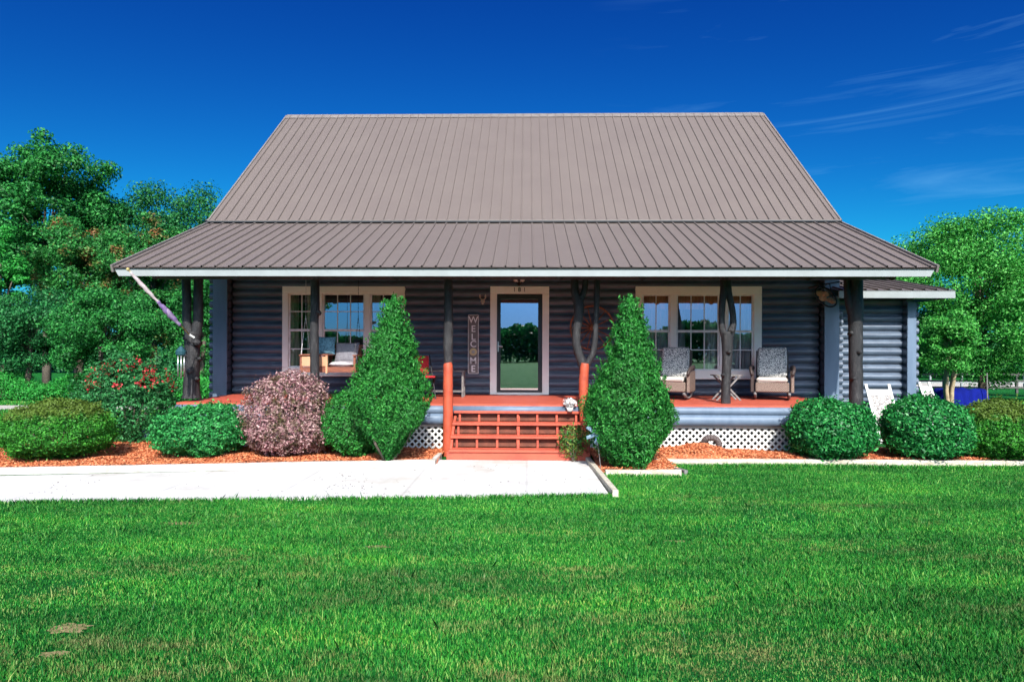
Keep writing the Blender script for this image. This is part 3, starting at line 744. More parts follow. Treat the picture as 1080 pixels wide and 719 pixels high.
window(670, 803, 302, 399, [(679, 705, 2), (715, 757, 3), (769, 793, 2)], (312, 348, 350.5, 389, None, 369),
       [(676, 798, 310, 326, 'curtain_brown', .04), (676, 716, 326, 392, 'curtain_blue', .03), (716, 724, 326, 392, 'curtain_blue', .02), (744, 798, 326, 392, 'curtain_blue', .035)], 'triple window behind the wicker rocking chairs')
# ---------------------------------------------------------------- door
D = YW-.07; X = lambda x: W(x, 350, D).x; Z = lambda y: W(548, y, D).z
door = bpy.data.objects.new('door', None); C.objects.link(door); door.parent = house; door.matrix_local = parent_inv(house)
def db(b, name, m, **k): o = b.build(name, m, None, **k); o.parent = door; return o
b = MB(); b.box(X(517), X(524), D-.03, D+.05, FL+.004, Z(310), b=.005); b.box(X(572), X(579), D-.03, D+.05, FL+.004, Z(310), b=.005)
b.box(X(517), X(579), D-.034, D+.05, Z(310)+.002, Z(302), b=.005); b.box(X(524)+.002, X(572)-.002, D-.04, D+.05, FL+.003, FL+.05)
db(b, 'door_frame', M['trim'])
b = MB(); g0, g1, gz0, gz1 = X(528), X(567.5), Z(411), Z(315)
b.box(X(524)+.003, g0, D-.015, D+.03, FL+.055, Z(310)-.003); b.box(g1, X(572)-.003, D-.015, D+.03, FL+.055, Z(310)-.003)
b.box(g0, g1, D-.015, D+.03, gz1, Z(310)-.003); b.box(g0, g1, D-.015, D+.03, FL+.055, gz0)
db(b, 'storm_door', M['trimdark'])
b = MB(); b.add([(g0, D+.01, gz0), (g1, D+.01, gz0), (g1, D+.01, gz1), (g0, D+.01, gz1)], [(0,1,2,3)])
def doorglass():
    m = M['glass'].copy(); m.name = 'door_glass'
    for n in m.node_tree.nodes:
        if n.type == 'MIX_SHADER': n.inputs[0].default_value = .46
    return m
db(b, 'pane', doorglass())
b = MB(); b.box(X(525.5)-.015, X(525.5)+.015, D-.045, D-.015, FL+.90, FL+1.12, b=.005); b.tube([(X(525.5), D-.03, FL+1.02), (X(525.5), D-.075, FL+1.02), (X(525.5)+.09, D-.08, FL+1.01)], .011, 8); db(b, 'handle', mat('nickel', (.5,.48,.45), rough=.3, metal=.9))
# house number
def text_mesh(txt, size, ext, off=.014):
    cu = bpy.data.curves.new('t', 'FONT'); cu.body = txt; cu.size = size; cu.extrude = ext; cu.align_x = 'CENTER'; cu.align_y = 'CENTER'; cu.offset = size*off
    o = bpy.data.objects.new('t', cu); C.objects.link(o); dg = bpy.context.evaluated_depsgraph_get(); dg.update()
    me = bpy.data.meshes.new_from_object(o.evaluated_get(dg)); bpy.data.objects.remove(o); return me
for i, ch in enumerate('181'):
    me = text_mesh(ch, .13, .006, .0); me.materials.append(M['trimdark']); o = bpy.data.objects.new('house_number', me); C.objects.link(o)
    o.parent = door; o.location = (X(542.5+i*5.3), D-.042, Z(305.8)); o.rotation_euler = (R(90), 0, 0)

# ---------------------------------------------------------------- porch posts (peeled tree trunks)
def smoothpts(pts, k=3):
    out = []; n = len(pts)
    for i in range(n-1):
        p0 = Vector(pts[max(i-1, 0)]); p1 = Vector(pts[i]); p2 = Vector(pts[i+1]); p3 = Vector(pts[min(i+2, n-1)])
        for j in range(k):
            t = j/k; out.append(.5*((2*p1)+(p2-p0)*t+(2*p0-5*p1+4*p2-p3)*t*t+(3*p1-p0-3*p2+p3)*t**3))
    out.append(Vector(pts[-1])); return out
YP = 11.9
def limb(b, pix, Dp=YP, dy=None):
    """pix: list of (x, y, width px)"""
    pts = []; 
    for i, q in enumerate(pix):
        p = W(q[0], q[1], Dp+(q[3] if len(q) > 3 else 0)); pts.append((p.x, p.y, p.z, q[2]/2*Dp/F))
    P = smoothpts([p[:3] for p in pts], 4); Rr = np.interp(np.linspace(0, len(pts)-1, len(P)), range(len(pts)), [p[3] for p in pts])
    b.tube(P, list(Rr), 14, .035)
def knot(b, x, y, r, dx=0, Dp=YP):
    p = W(x, y, Dp-.10); b.tube([p+Vector((0, .09, 0)), p+Vector((dx*.5, 0, .01)), p+Vector((dx, -.05, .02))], [r*1.5, r*1.15, r], 10, .08)
b = MB()
limb(b, [(202, 420, 20), (202, 412, 17), (202, 395, 15.5), (203, 375, 15), (203, 360, 16), (204, 350, 16)])
limb(b, [(202, 362, 10), (199, 348, 9.5), (197, 335, 9), (197, 315, 9), (196, 287, 9)])
limb(b, [(204, 362, 10), (207, 350, 11), (209, 335, 10), (209, 310, 9.5), (210, 287, 9)])
for k in [(206, 362, .055, .05), (201, 392, .05, -.02), (208, 379, .028, .07), (198, 376, .028, -.06), (198, 358, .03, -.05), (206, 400, .03, .05)]: knot(b, *k)
hb(b, 'porch_post', M['post'], smooth=True)['label'] = 'forked trunk post at the left end of the porch'
b = MB(); limb(b, [(333, 426, 10.5), (332.5, 405, 10), (332, 385, 9.5), (331.5, 360, 9.5), (331.5, 340, 9), (332.5, 320, 9.5), (332, 287, 9)])
knot(b, 335, 330, .03, .04); hb(b, 'porch_post', M['post'], smooth=True)
YQ = 11.36      # the two posts flanking the steps stand on the ground
NEWEL = []
def redpost(basepix, pix, lims, lab):
    b = MB()
    for l in lims: limb(b, l, YP)
    o = hb(b, 'porch_post', M['post'], smooth=True); o['label'] = lab
    b = MB(); limb(b, pix, YQ); NEWEL.append(b)
redpost(None, [(472.5, 487, 12.5), (472.5, 460, 11), (472.5, 430, 10.5), (472.5, 405, 10.5), (472.5, 387, 10), (472, 382.5, 8)],
        [[(473, 425, 9), (473, 384, 9.5), (472.5, 365, 10.5), (473, 345, 10), (473, 330, 9.5), (473, 310, 9), (472.5, 287, 9)]], 'straight trunk post left of the steps')
redpost(None, [(618, 487, 10.5), (617, 460, 10), (616, 430, 10), (615.5, 405, 10), (616.5, 388, 9.5), (617, 383, 8)],
        [[(616, 426, 8.5), (616, 392, 9.5), (613, 380, 9.5), (608.5, 366, 9), (608, 350, 9), (610, 335, 10), (610.5, 322, 11), (606.5, 308, 8.5), (606, 287, 8)],
         [(609.5, 330, 8), (612, 318, 7), (616.5, 305, 6.5), (618, 287, 6)],
         [(616, 392, 8), (621, 381, 7), (626, 370, 6.5), (628, 352, 6), (628.5, 335, 5.5), (629.5, 310, 6.5), (630.5, 287, 6)]], 'three limbed trunk post right of the steps')
b = MB()
limb(b, [(765.5, 428, 10.5), (765.5, 415, 9.5), (766, 395, 9.5), (767, 375, 10.5), (767, 358, 12), (766.5, 350, 13)])
limb(b, [(766, 358, 9), (762, 347, 7), (761, 335, 6.5), (762, 318, 7), (763.5, 305, 8), (764, 287, 9)])
limb(b, [(768, 358, 9), (772.5, 345, 7.5), (773, 332, 6.5), (770.5, 318, 6.5), (767.5, 305, 8), (767, 287, 8)])
for k in [(764, 396, .025, -.04), (768, 372, .03, .02), (771, 350, .02, .03)]: knot(b, *k)
hb(b, 'porch_post', M['post'], smooth=True)['label'] = 'trunk post with an open loop between the rocking chairs'
b = MB()
limb(b, [(903, 470, 16), (903, 440, 14.5), (903, 410, 13.5), (902.5, 380, 13.5), (902.5, 350, 14), (902, 325, 15), (902.5, 305, 14), (903, 287, 13)], 11.9)
limb(b, [(900, 335, 10), (896, 318, 9), (893.5, 305, 6.5), (893, 287, 6)], 11.9)
for k in [(899, 352, .03, -.04), (905, 372, .03, .03), (900, 400, .025, 0)]: knot(b, *k, Dp=11.88)
hb(b, 'porch_post', M['post'], smooth=True)['label'] = 'thick trunk post at the right end of the porch'

# ---------------------------------------------------------------- lean-to wing on the right
LX1 = W(960, 350, YW-.3).x+.02
b = MB(); log_panel(b, WX1+.28, LX1-.02, 0, 3.02, YW+.0); log_panel(b, YW-.2, YW+5, 0, 2.98, LX1, 'y', -1); hb(b, 'side_wing_wall', M['log'], smooth=True)
b = MB(); b.box(LX1-.05, LX1+.13, YW-.26, YW-.225, 0, 2.83, b=.005); hb(b, 'corner_board', M['board'])
b = MB()
for k in range(0, 17):
    z = (k+.5)*PITCH; b.tube([(LX1+.02, YW-.225, z), (LX1+.02, YW+.05, z)], PITCH*.46, 10); b.tube([(LX1, YW-.12, z-PITCH*.5), (LX1+.22, YW-.12, z-PITCH*.5)], PITCH*.44, 12)
hb(b, 'log_end', M['log'])
ya = 13.25; a = W(1008, 306, ya); LZ = a.z; LXR = a.x
ribroof(WX1+.05, LXR, (ya, LZ), (YW+2.1, LZ+(YW+2.1-ya)*.20), 'side_wing_roof')
b = MB(); b.box(WX1+.1, LXR, ya+.01, ya+.04, LZ-.155, LZ-.012); hb(b, 'side_wing_fascia', M['fascia'])
b = MB(); b.box(LXR-.04, LXR-.01, ya+.045, YW+2.5, LZ-.15, LZ-.02, ); b.box(WX1+.1, LXR-.04, ya+.045, YW+.1, LZ-.12, LZ-.10); hb(b, 'side_wing_soffit', M['board'])

# ================================================================== STEPS
st = thing('porch_steps', 'red wooden porch steps with slatted open risers between two red newel logs', 'steps', (0, 10.72, 0)); mark_world(st)
for b in NEWEL: b.build('newel_post', M['redpost'], st, True)
ys = [10.70, 10.95, 11.20, 11.44]; zs = [.205, .395, .585, .765]
SW0, SW1 = -1.26, .95
b = MB(); b.box(SW0-.04, SW1+.07, 10.72, 10.76, .036, .165, b=.004); b.build('kick_board', M['red'], st)
for i in range(4):
    b = MB(); b.box(SW0, SW1, ys[i]-.01, ys[i]+.125, zs[i]-.042, zs[i], b=.004)
    if i < 3: b.box(SW0, SW1, ys[i]+.132, ys[i]+.262, zs[i]-.042, zs[i], b=.004)
    b.build('tread', M['red'], st)
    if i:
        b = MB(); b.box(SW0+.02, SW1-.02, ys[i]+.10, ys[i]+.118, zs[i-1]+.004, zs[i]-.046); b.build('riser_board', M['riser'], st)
        n = 7
        for k in range(n):
            b = MB(); x = SW0+.10+(SW1-SW0-.2)*k/(n-1); b.box(x-.018, x+.018, ys[i]+.03, ys[i]+.06, zs[i-1]-.005, zs[i]-.045)
            b.build('riser_slat', M['red'], st)
for x in (SW0-.0, -.16, SW1-.04):
    b = MB(); vs = [(10.78, .04), (11.56, .04), (11.56, .70), (11.22, .53), (10.98, .34), (10.78, .15)]
    b.add([(x, y, z) for y, z in vs]+[(x+.04, y, z) for y, z in vs], [tuple(range(6)), tuple(range(6, 12))[::-1]]+[(i, (i+1) % 6+0, (i+1) % 6+6, i+6) for i in range(6)])
    b.build('stringer', M['red'], st)

# ================================================================== THINGS ON THE PORCH
# porch swing
s0 = W(350, 392, 12.5); sw = thing('porch_swing', 'brown wooden porch swing hanging on chains in front of the left window', 'porch swing', (s0.x, 12.5, s0.z), R(0))
M['swing'] = mat('swing_wood', (.26,.085,.045), (.15,.05,.03), 9, .6, .3, 40, (1, 6, 6)); M['swinglight'] = mat('swing_panel', (.55,.30,.17), (.46,.24,.13), 7, .6)
w2 = .50
b = MB(); b.box(-w2, w2, -.26, .24, .06, .09, b=.004); b.build('seat', M['swing'], sw)
for y0_, y1_ in ((-.29, -.262), (.242, .27)): b = MB(); b.box(-w2, w2, y0_, y1_, .0, .10, b=.004); b.build('seat_rail', M['swing'], sw)
b = MB()
for i in range(9): xx = -w2+.05+i*(2*w2-.1)/8; b.bar((xx, .25, .08), (xx, .36, .50), .06, .015, up=(0, 1, 0))
b.bar((-w2, .36, .50), (w2, .36, .50), .05, .03); b.build('backrest', M['swing'], sw)
for s in (-1, 1):
    b = MB(); b.box(s*w2-.03, s*w2+.03, -.30, .30, .30, .325, b=.004); b.box(s*w2-.02, s*w2+.02, -.27, -.23, .0, .30); b.build('armrest', M['swing'], sw)
b = MB(); b.box(-w2+.02, .0, -.285, -.262, .11, .29, b=.004); b.box(-.03, .005, -.30, -.26, -.02, .33); b.build('console_panel', M['swinglight'], sw)
b = MB(); b.box(-w2+.0, .02, -.31, .22, .31, .335, b=.004); b.build('console_top', M['swing'], sw)
for s in (-1, 1):
    for yy in (-.27, .28):
        b = MB(); top = Vector((s*w2, .0, 3.5-s0.z)); bot = Vector((s*w2, yy, .30)); mid = Vector((s*w2, .0, 1.05))
        for A_, B_ in ((bot, mid), (mid, top)):
            n = int((B_-A_).length/.035)
            for i in range(n):
                p = A_.lerp(B_, i/n); q = A_.lerp(B_, (i+.8)/n); b.tube([p, q], .0045 if i % 2 else .007, 5)
        b.build('chain', M['white'] if s < 0 else M['black'], sw)
def pillow(w, h, t, m, name, label, cat, loc, rx, rz, group=None, sub=None):
    b = MB(); n = 12
    for sgn in (-1, 1):
        for i in range(n+1):
            for j in range(n+1):
                u = i/n*2-1; v = j/n*2-1; e = (1-u**4)*(1-v**4); pin = 1-.07*(1-abs(v))*abs(u)**3
                b.v.append((u*w/2*(1-.06*(1-v*v)*0)*pin, sgn*t/2*max(e, 0)**.5, v*h/2*(1-.05*(1-abs(u)))))
        o = len(b.v)-(n+1)**2
        for i in range(n):
            for j in range(n): a = o+i*(n+1)+j; f = (a, a+1, a+n+2, a+n+1); b.f.append(f if sgn > 0 else f[::-1])
    ob = b.build(name, m, None, True); ob.location = loc; ob.rotation_euler = (rx, 0, rz); tag(ob, label, cat, group); return ob
M['clothblue'] = mat('blue_check_cloth', (.16,.33,.42), (.05,.12,.17), 28, .9); M['clothgrey'] = mat('grey_cloth', (.20,.19,.21), (.14,.13,.15), 20, .9)
M['clothlight'] = mat('light_cloth', (.52,.50,.50), (.22,.20,.22), 9, .9)
pillow(.36, .34, .14, M['clothblue'], 'pillow', 'teal patterned pillow at the left of the porch swing', 'pillow', (s0.x-.14, 12.58, s0.z+.50), R(-12), R(6), 'pillows on the porch swing')
pillow(.46, .40, .15, M['clothgrey'], 'pillow', 'plain grey pillow at the right of the porch swing', 'pillow', (s0.x+.26, 12.60, s0.z+.36), R(-14), R(-4), 'pillows on the porch swing')
pillow(.46, .46, .12, M['clothlight'], 'seat_cushion', 'pale flat cushion lying on the porch swing seat', 'cushion', (s0.x+.25, 12.42, s0.z+.145), R(90), 0)

# wicker rocking chairs
def wickermat(name, c1, c2, sc_):
    m, nt, b, N, L = nmat(name)
    ck = N.new('ShaderNodeTexChecker'); ck.inputs['Scale'].default_value = sc_; L.new(objc(N), ck.inputs['Vector'])
    n = noise(nt, objc(N), 40, 3, .6); r = ramp(N, [(.35, c2), (.65, c1)]); L.new(n.outputs['Fac'], r.inputs['Fac'])
    mx = N.new('ShaderNodeMix'); mx.data_type = 'RGBA'; mx.blend_type = 'MULTIPLY'; mx.inputs['Factor'].default_value = .75
    r2 = ramp(N, [(0, (.25,.22,.2)), (1, (1,1,1))]); L.new(ck.outputs['Fac'], r2.inputs['Fac']); L.new(r.outputs['Color'], mx.inputs[6]); L.new(r2.outputs['Color'], mx.inputs[7])
    L.new(mx.outputs[2], b.inputs['Base Color']); b.inputs['Roughness'].default_value = .6
    bp = N.new('ShaderNodeBump'); bp.inputs['Strength'].default_value = .8; bp.inputs['Distance'].default_value = .01; L.new(ck.outputs['Fac'], bp.inputs['Height']); L.new(bp.outputs['Normal'], b.inputs['Normal']); return m
M['wicker'] = wickermat('wicker_tan', (.34,.26,.21), (.22,.15,.12), 52)
M['wickerdark'] = wickermat('wicker_dark', (.09,.06,.055), (.05,.035,.03), 52)
def patternmat():
    m, nt, b, N, L = nmat('patterned_cushion')
    w_ = N.new('ShaderNodeTexWave'); w_.wave_type = 'BANDS'; w_.bands_direction = 'Z'; w_.inputs['Scale'].default_value = 7.5; w_.inputs['Distortion'].default_value = 9; w_.inputs['Detail'].default_value = 1; w_.inputs['Detail Scale'].default_value = 5
    L.new(objc(N), w_.inputs['Vector']); r = ramp(N, [(.30, (.06,.07,.09)), (.42, (.50,.52,.54)), (.9, (.64,.63,.61))]); L.new(w_.outputs['Fac'], r.inputs['Fac'])
    L.new(r.outputs['Color'], b.inputs['Base Color']); b.inputs['Roughness'].default_value = .9; return m
M['pattern'] = patternmat(); M['creampad'] = mat('cream_pad', (.58,.55,.50), (.5,.47,.42), 8, .9)
ch = thing('rocking_chair', 'wicker rocking chair at the right end of the porch beyond the looped post', 'rocking chair', (0, 0, 0), 0, 'wicker rocking chairs on the porch')
b = MB(); b.box(-.30, .30, -.30, .28, .17, .36, b=.02); b.build('seat_base', M['wicker'], ch)
b = MB(); b.box(-.27, .27, -.32, .22, .365, .45, b=.03); b.build('seat_cushion', M['creampad'], ch, bevel=.01)
mt = Matrix.Translation((0, .24, .38)) @ Matrix.Rotation(R(-14), 4, 'X')
b = MB(); b.box(-.30, .30, -.02, .09, .0, .62, M=mt, b=.03); b.build('backrest', M['wickerdark'], ch)
b = MB(); b.box(-.27, .27, -.12, -.023, .06, .64, M=mt, b=.035); b.build('back_cushion', M['pattern'], ch, bevel=.01)
for s in (-1, 1):
    b = MB(); b.tube(smoothpts([(s*.35, .30, .62), (s*.38, .10, .635), (s*.39, -.18, .62), (s*.38, -.33, .58), (s*.36, -.36, .50)], 4), .048, 10, flat=.6); b.build('arm', M['wickerdark'] if s < 0 else M['wickerdark'], ch, True)
    b = MB(); b.box(s*.355-.03, s*.355+.03, -.33, .28, .17, .57, b=.012); b.build('side_panel', M['wickerdark'] if s < 0 else M['wicker'], ch)  # left panel gets the darker wicker: its shade is put into the colour
    b = MB(); b.tube([(s*.30, -.44+.88*i/14, .055+.10*((i-7)/7)**2) for i in range(15)], .026, 8); b.tube([(s*.30, -.22, .06), (s*.30, -.24, .18)], .02, 8); b.tube([(s*.30, .24, .07), (s*.30, .24, .18)], .02, 8); b.build('rocker', M['greywood'], ch, True)
c1 = W(817, 400, 12.55); c2 = W(712, 400, 12.55)
ch.location = (c1.x+.1, 12.95, FL-.02); ch.rotation_euler.z = R(-20)
copy_thing(ch, (c2.x+.04, 12.95, FL-.02), R(-24), 'wicker rocking chair partly behind the right cypress shrub')
# folding side table
tx = W(766, 400, 12.75); t = thing('side_table', 'small grey wooden table with crossed legs between the rocking chairs', 'side table', (tx.x, 12.75, FL), 0)
b = MB()
for i in range(5): b.box(-.26, .26, -.17+i*.07, -.17+i*.07+.06, .46, .48)
b.build('table_top', M['greywood'], t)
for yy in (-.15, .13):
    for s in (-1, 1): b = MB(); b.bar((s*.23, yy+s*.013, 0), (-s*.20, yy+s*.013, .46), .03, .02, up=(0, 1, 0)); b.build('leg', M['greywood'], t)
# grey bench table left of the door
t0 = W(461, 400, 13.3); t = thing('console_table', 'low grey table with a lower shelf left of the front door', 'table', (t0.x, 13.3, FL), 0)
b = MB(); b.box(-.58, .58, -.18, .18, .50, .53, b=.004); b.build('table_top', M['greywood'], t)
b = MB(); b.box(-.54, .54, -.15, .15, .10, .12); b.build('shelf', M['greywood'], t)
for sx in (-1, 1):
    for sy in (-1, 1): b = MB(); b.box(sx*.53-.02, sx*.53+.02, sy*.15-.02, sy*.15+.02, 0, .50); b.build('leg', M['greywood'], t)
# red folding chair, mostly hidden
t0 = W(443, 400, 12.7); t = thing('folding_chair', 'red folding chair half hidden behind the left cypress shrub', 'chair', (t0.x, 12.7, FL), R(25))
M['redcloth'] = mat('red_cloth', (.42,.02,.025), (.3,.015,.02), 8, .85)
b = MB(); b.box(-.24, .24, -.22, .20, .40, .44, b=.012); b.build('seat', M['redcloth'], t)
b = MB(); b.box(-.24, .24, .21, .24, .46, .82, b=.012); b.build('backrest', M['redcloth'], t)
for sx in (-1, 1):
    for a_, c_ in (((sx*.25, -.22, 0), (sx*.25, .22, .84)), ((sx*.25, .24, 0), (sx*.25, -.22, .44))): b = MB(); b.tube([a_, c_], .012, 8); b.build('leg', M['black'], t)

# welcome sign
p = W(499.3, 363, 13.88); sg = thing('welcome_sign', 'tall narrow grey sign with vertical white lettering left of the door', 'sign', (p.x, 13.86, p.z), R(0))
hh = (393.5-332)/2*13.88/F; ww = .105
b = MB(); b.box(-ww, ww, -.012, .012, -hh, hh, b=.003); b.build('board', mat('sign_board', (.22,.20,.19), (.16,.145,.14), 10, .8, .3, 40, (6, 6, 1)), sg)
b = MB()
for s in (-1, 1): b.box(s*ww-.006, s*ww+.006, -.018, .012, -hh, hh); b.box(-ww+.007, ww-.007, -.018, .012, s*hh-.006, s*hh+.006)
b.build('edge_trim', M['white'], sg)
ym = [337.5, 347, 355.5, 363, 371, 380.5, 389]
for chh, yy in zip('WELC*ME', ym):
    zz = W(499, yy, 13.88).z-p.z
    if chh == '*':
        b = MB(); o = 28
        for k in range(12):
            a = k*math.pi/6; b.bar((math.cos(a)*.03, -.020, math.sin(a)*.03+zz), (math.cos(a)*.078, -.020, math.sin(a)*.078+zz), .034, .006, up=(0, 1, 0))
        b.build('flower', mat('sign_flower', (.80,.68,.36), (.7,.58,.3), 10, .8), sg)
        b = MB(); b.tube([(0, -.016, zz), (0, -.028, zz)], .034, 16); b.build('flower', mat('sign_flower_eye', (.55,.55,.50)), sg)
    else:
        me = text_mesh(chh, .19, .004); me.materials.append(M['lettering']); o = bpy.data.objects.new('letter', me); C.objects.link(o); o.parent = sg
        o.location = (0, -.019, zz); o.rotation_euler = (R(90), 0, 0)
        # small serifs
        bw = {'W': 0, 'E': .0, 'L': 0, 'C': 0, 'M': 0}[chh]
# deer ornament left of door
p = W(509.3, 317, 13.86); t = thing('wall_ornament', 'small pale antlered ornament on the wall left of the door frame', 'wall ornament', p, 0)
M['bone'] = mat('bone_paint', (.55,.50,.42), (.4,.36,.3), 20, .7)
b = MB(); b.ball((0, -.03, -.015), (.045, .035, .05), 12, 8); b.ball((0, -.05, -.06), (.025, .03, .028), 10, 6); b.build('head', M['bone'], t, True)
for s in (-1, 1): b = MB(); b.tube(smoothpts([(s*.02, -.03, .02), (s*.06, -.04, .06), (s*.055, -.05, .13)], 3), [.010]*6+[.004], 6); b.tube([(s*.055, -.04, .06), (s*.03, -.05, .10)], [.007, .003], 6); b.build('antler', M['bone'], t, True)
# twin flood light above door
p = W(547.5, 296.5, 13.9); t = thing('flood_light', 'black twin headed flood light above the front door', 'light', p, 0)
b = MB(); b.tube([(0, .06, -.03), (0, -.03, -.03)], .055, 14); b.ball((0, -.06, -.06), (.03, .035, .045), 10, 8); b.build('base', M['black'], t, True)
for s in (-1, 1):
    b = MB(); b.tube([(s*.02, -.03, -.02), (s*.06, -.07, .02), (s*.075, -.13, .015)], [.016, .028, .045], 12); b.build('lamp_head', M['white'], t, True)
# wagon wheel
p = W(624.5, 345.5, 13.84); wh = thing('wagon_wheel', 'rusty iron spoked wagon wheel hung on the wall behind the forked post', 'wagon wheel', p, 0); rw = .45
b = MB(); n = 40; b.tube([(rw*math.cos(i*2*math.pi/n), 0, rw*math.sin(i*2*math.pi/n)) for i in range(n+1)], .018, 8, cap=False); b.build('rim', M['rust'], wh, True)
for k in range(14): a = k*2*math.pi/14; b = MB(); b.tube([(.05*math.cos(a), -.01, .05*math.sin(a)), (rw*math.cos(a), 0, rw*math.sin(a))], [.013, .009], 6); b.build('spoke', M['rust'], wh, True)
b = MB(); b.tube([(0, .03, 0), (0, -.05, 0), (0, -.07, 0)], [.06, .055, .03], 14); b.build('hub', M['rust'], wh, True)
# rolled flag on pole
fa = W(200, 353, 11.5); fb = W(135, 284, 10.72); t = thing('flag', 'rolled white and purple flag on a slanting pole at the left post', 'flag', fa, 0)
d_ = fb-fa
b = MB(); b.tube([(0, 0, 0), tuple(d_)], .012, 8); b.ball(tuple(d_), .028, 10, 8); b.build('pole', mat('flag_pole', (.50,.40,.16), rough=.4), t, True)
def cloth(u0, u1, rad, m):
    b = MB(); n = 16; pts = [tuple(d_*(u0+(u1-u0)*i/n)+Vector((.006*math.sin(i*1.7), 0, -.012))) for i in range(n+1)]
    b.tube(pts, [rad*(.35+.65*math.sin(math.pi*min(max(i/n, .12), .9)))*(1+.07*math.sin(i*2.1)) for i in range(n+1)], 12, .06); b.build('cloth', m, t, True)
cloth(.52, .97, .036, mat('flag_white', (.50,.44,.43), (.45,.36,.38), 14, .8)); cloth(.16, .54, .050, mat('flag_purple', (.10,.045,.20), (.30,.24,.34), 9, .8, stretch=(3, 1, .6)))
b = MB(); b.tube([(0.05, .06, -.05), (0, 0, 0)], .02, 8); b.build('bracket', M['white'], t)
# wind chime
p = W(191, 368, 11.30); t = thing('wind_chime', 'wind chime with silver tubes hanging by the left porch post', 'wind chime', p, 0)
M['teal'] = mat('teal_metal', (.02,.07,.09), rough=.4); M['silver'] = mat('silver_tube', (.50,.52,.50), rough=.3, metal=.7)
b = MB(); b.tube([(0, 0, .05), (0, 0, -.04), (0, 0, -.10)], [.02, .09, .085], 14); b.build('canopy', M['teal'], t)
for k in range(6): a = k*math.pi/3; b = MB(); b.tube([(.055*math.cos(a), .055*math.sin(a), -.10), (.055*math.cos(a), .055*math.sin(a), -.44-.03*(k % 3))], .012, 8); b.build('tube', M['silver'], t, True)
b = MB(); b.tube([(0, 0, .05), (.03, .15, .12), (.12, .33, .10)], .006, 6); b.build('hook', M['black'], t)
# hanging rusty ornament on bracket at right corner
p = W(871, 313, 12.4); t = thing('hanging_ornament', 'round rusty metal ornament hanging from an iron bracket at the right corner', 'hanging ornament', p, R(0))
b = MB(); mm = Matrix.Rotation(R(-35), 4, 'Y') @ Matrix.Scale(.62, 4, (0, 0, 1)); n = 30
ring = [mm @ Vector((.21*math.cos(i*2*math.pi/n), .02*math.sin(i*1.3), .21*math.sin(i*2*math.pi/n))) for i in range(n+1)]
ring = [Matrix.Rotation(R(70), 4, 'Y') @ v for v in [Vector((v.x, v.y, v.z)) for v in ring]] if False else [Matrix.Rotation(R(42), 4, 'Y') @ Vector((.23*math.cos(i*2*math.pi/n), 0, .135*math.sin(i*2*math.pi/n))) for i in range(n+1)]
b.tube(ring, .016, 8, cap=False); b.build('ring', M['black'], t, True)
for k, (cx, cz, r_) in enumerate([(-.12, .06, .085), (-.02, .05, .075), (-.05, -.03, .08), (.07, -.06, .07), (.13, -.09, .06)]):
    b = MB(); b.ball((cx, -.02*(k % 2), cz), (r_, .015, r_*.62), 9, 6, .2); b.build('rusty_plate', mat('copper_rust', (.75,.32,.18), (.35,.13,.08), 14, .7), t)
b = MB(); b.tube([(-.28, .10, .17), (-.1, 0, .22), (.22, -.06, .27), (.27, -.06, .24)], .012, 8); b.tube([(.03, -.03, .25), (-.10, 0, .13)], .006, 6); b.tube([(.05, -.03, .25), (.13, 0, -.02)], .008, 6); b.build('bracket', M['black'], t, True)

# ================================================================== GARDEN ORNAMENTS
# white bloom pot on right end of the top step
p = W(601, 437, 11.40)
t = thing('flower_pot', 'small pot of white flowers on the right of the top step', 'potted plant', (p.x, 11.40, .765), 0)
b = MB(); b.tube([(0, 0, 0), (0, 0, .07)], [.045, .06], 14); b.build('pot', M['white'], t, True)
n = 260; d = sphdirs(n); P = d*np.array([.13, .09, .09])*rng.uniform(.5, 1, (n, 1))+np.array([0, 0, .15]); leaves('blossom', P, d, .04, leafmat('white_petals', [(.6,.6,.58), (.7,.7,.7), (.75,.74,.72)]), t, asp=.8)
# leafy plant by step
p = G(607, 486.5)
t = thing('leafy_plant', 'loose yellow green leafy plant at the right side of the steps', 'plant', (.74, 10.62, .03), 0)
n = 900; d = sphdirs(n); P = d*np.array([.26, .10, .30])*rng.uniform(.3, 1, (n, 1))**.6+np.array([0, 0, .34]); leaves('foliage', P, d, .045, leafmat('step_plant_leaves', [(.02,.12,.015), (.05,.20,.03), (.30,.28,.06)]), t)
b = MB()
for k in range(8): a = k*.8; b.tube([(0, 0, 0), (math.cos(a)*.08, math.sin(a)*.03, .25), (math.cos(a)*.2, math.sin(a)*.06, .48)], [.008, .006, .003], 5)
b.build('stem', M['bark'], t)
# pinwheel
p = W(629, 456, 9.85); t = thing('pinwheel', 'pale blue pinwheel on a thin stake before the right cypress shrub', 'pinwheel', (p.x+.05, 9.85, .03), 0)
M['pinblue'] = mat('pinwheel_foil', (.22,.42,.62), (.40,.55,.66), 20, .25, metal=.4)
for k in range(6):
    a = k*math.pi/3+.3; b = MB(); c_ = Vector((-.05, -.02, p.z-.03)); e1 = Vector((math.cos(a), 0, math.sin(a))); e2 = Vector((math.cos(a+.9), 0, math.sin(a+.9)))
    b.add([c_, c_+e1*.16+Vector((0, -.03, 0)), c_+e1*.12+e2*.07+Vector((0, .01, 0)), c_+e2*.05+Vector((0, -.04, 0))], [(0, 1, 2, 3)]); b.build('vane', M['pinblue'], t)
b = MB(); b.ball((-.05, -.04, p.z-.03), .022, 10, 8); b.build('hub', M['white'], t, True)
b = MB(); b.tube([(0.02, 0, 0), (-.045, 0, p.z-.03)], .006, 6); b.build('stake', M['greywood'], t)
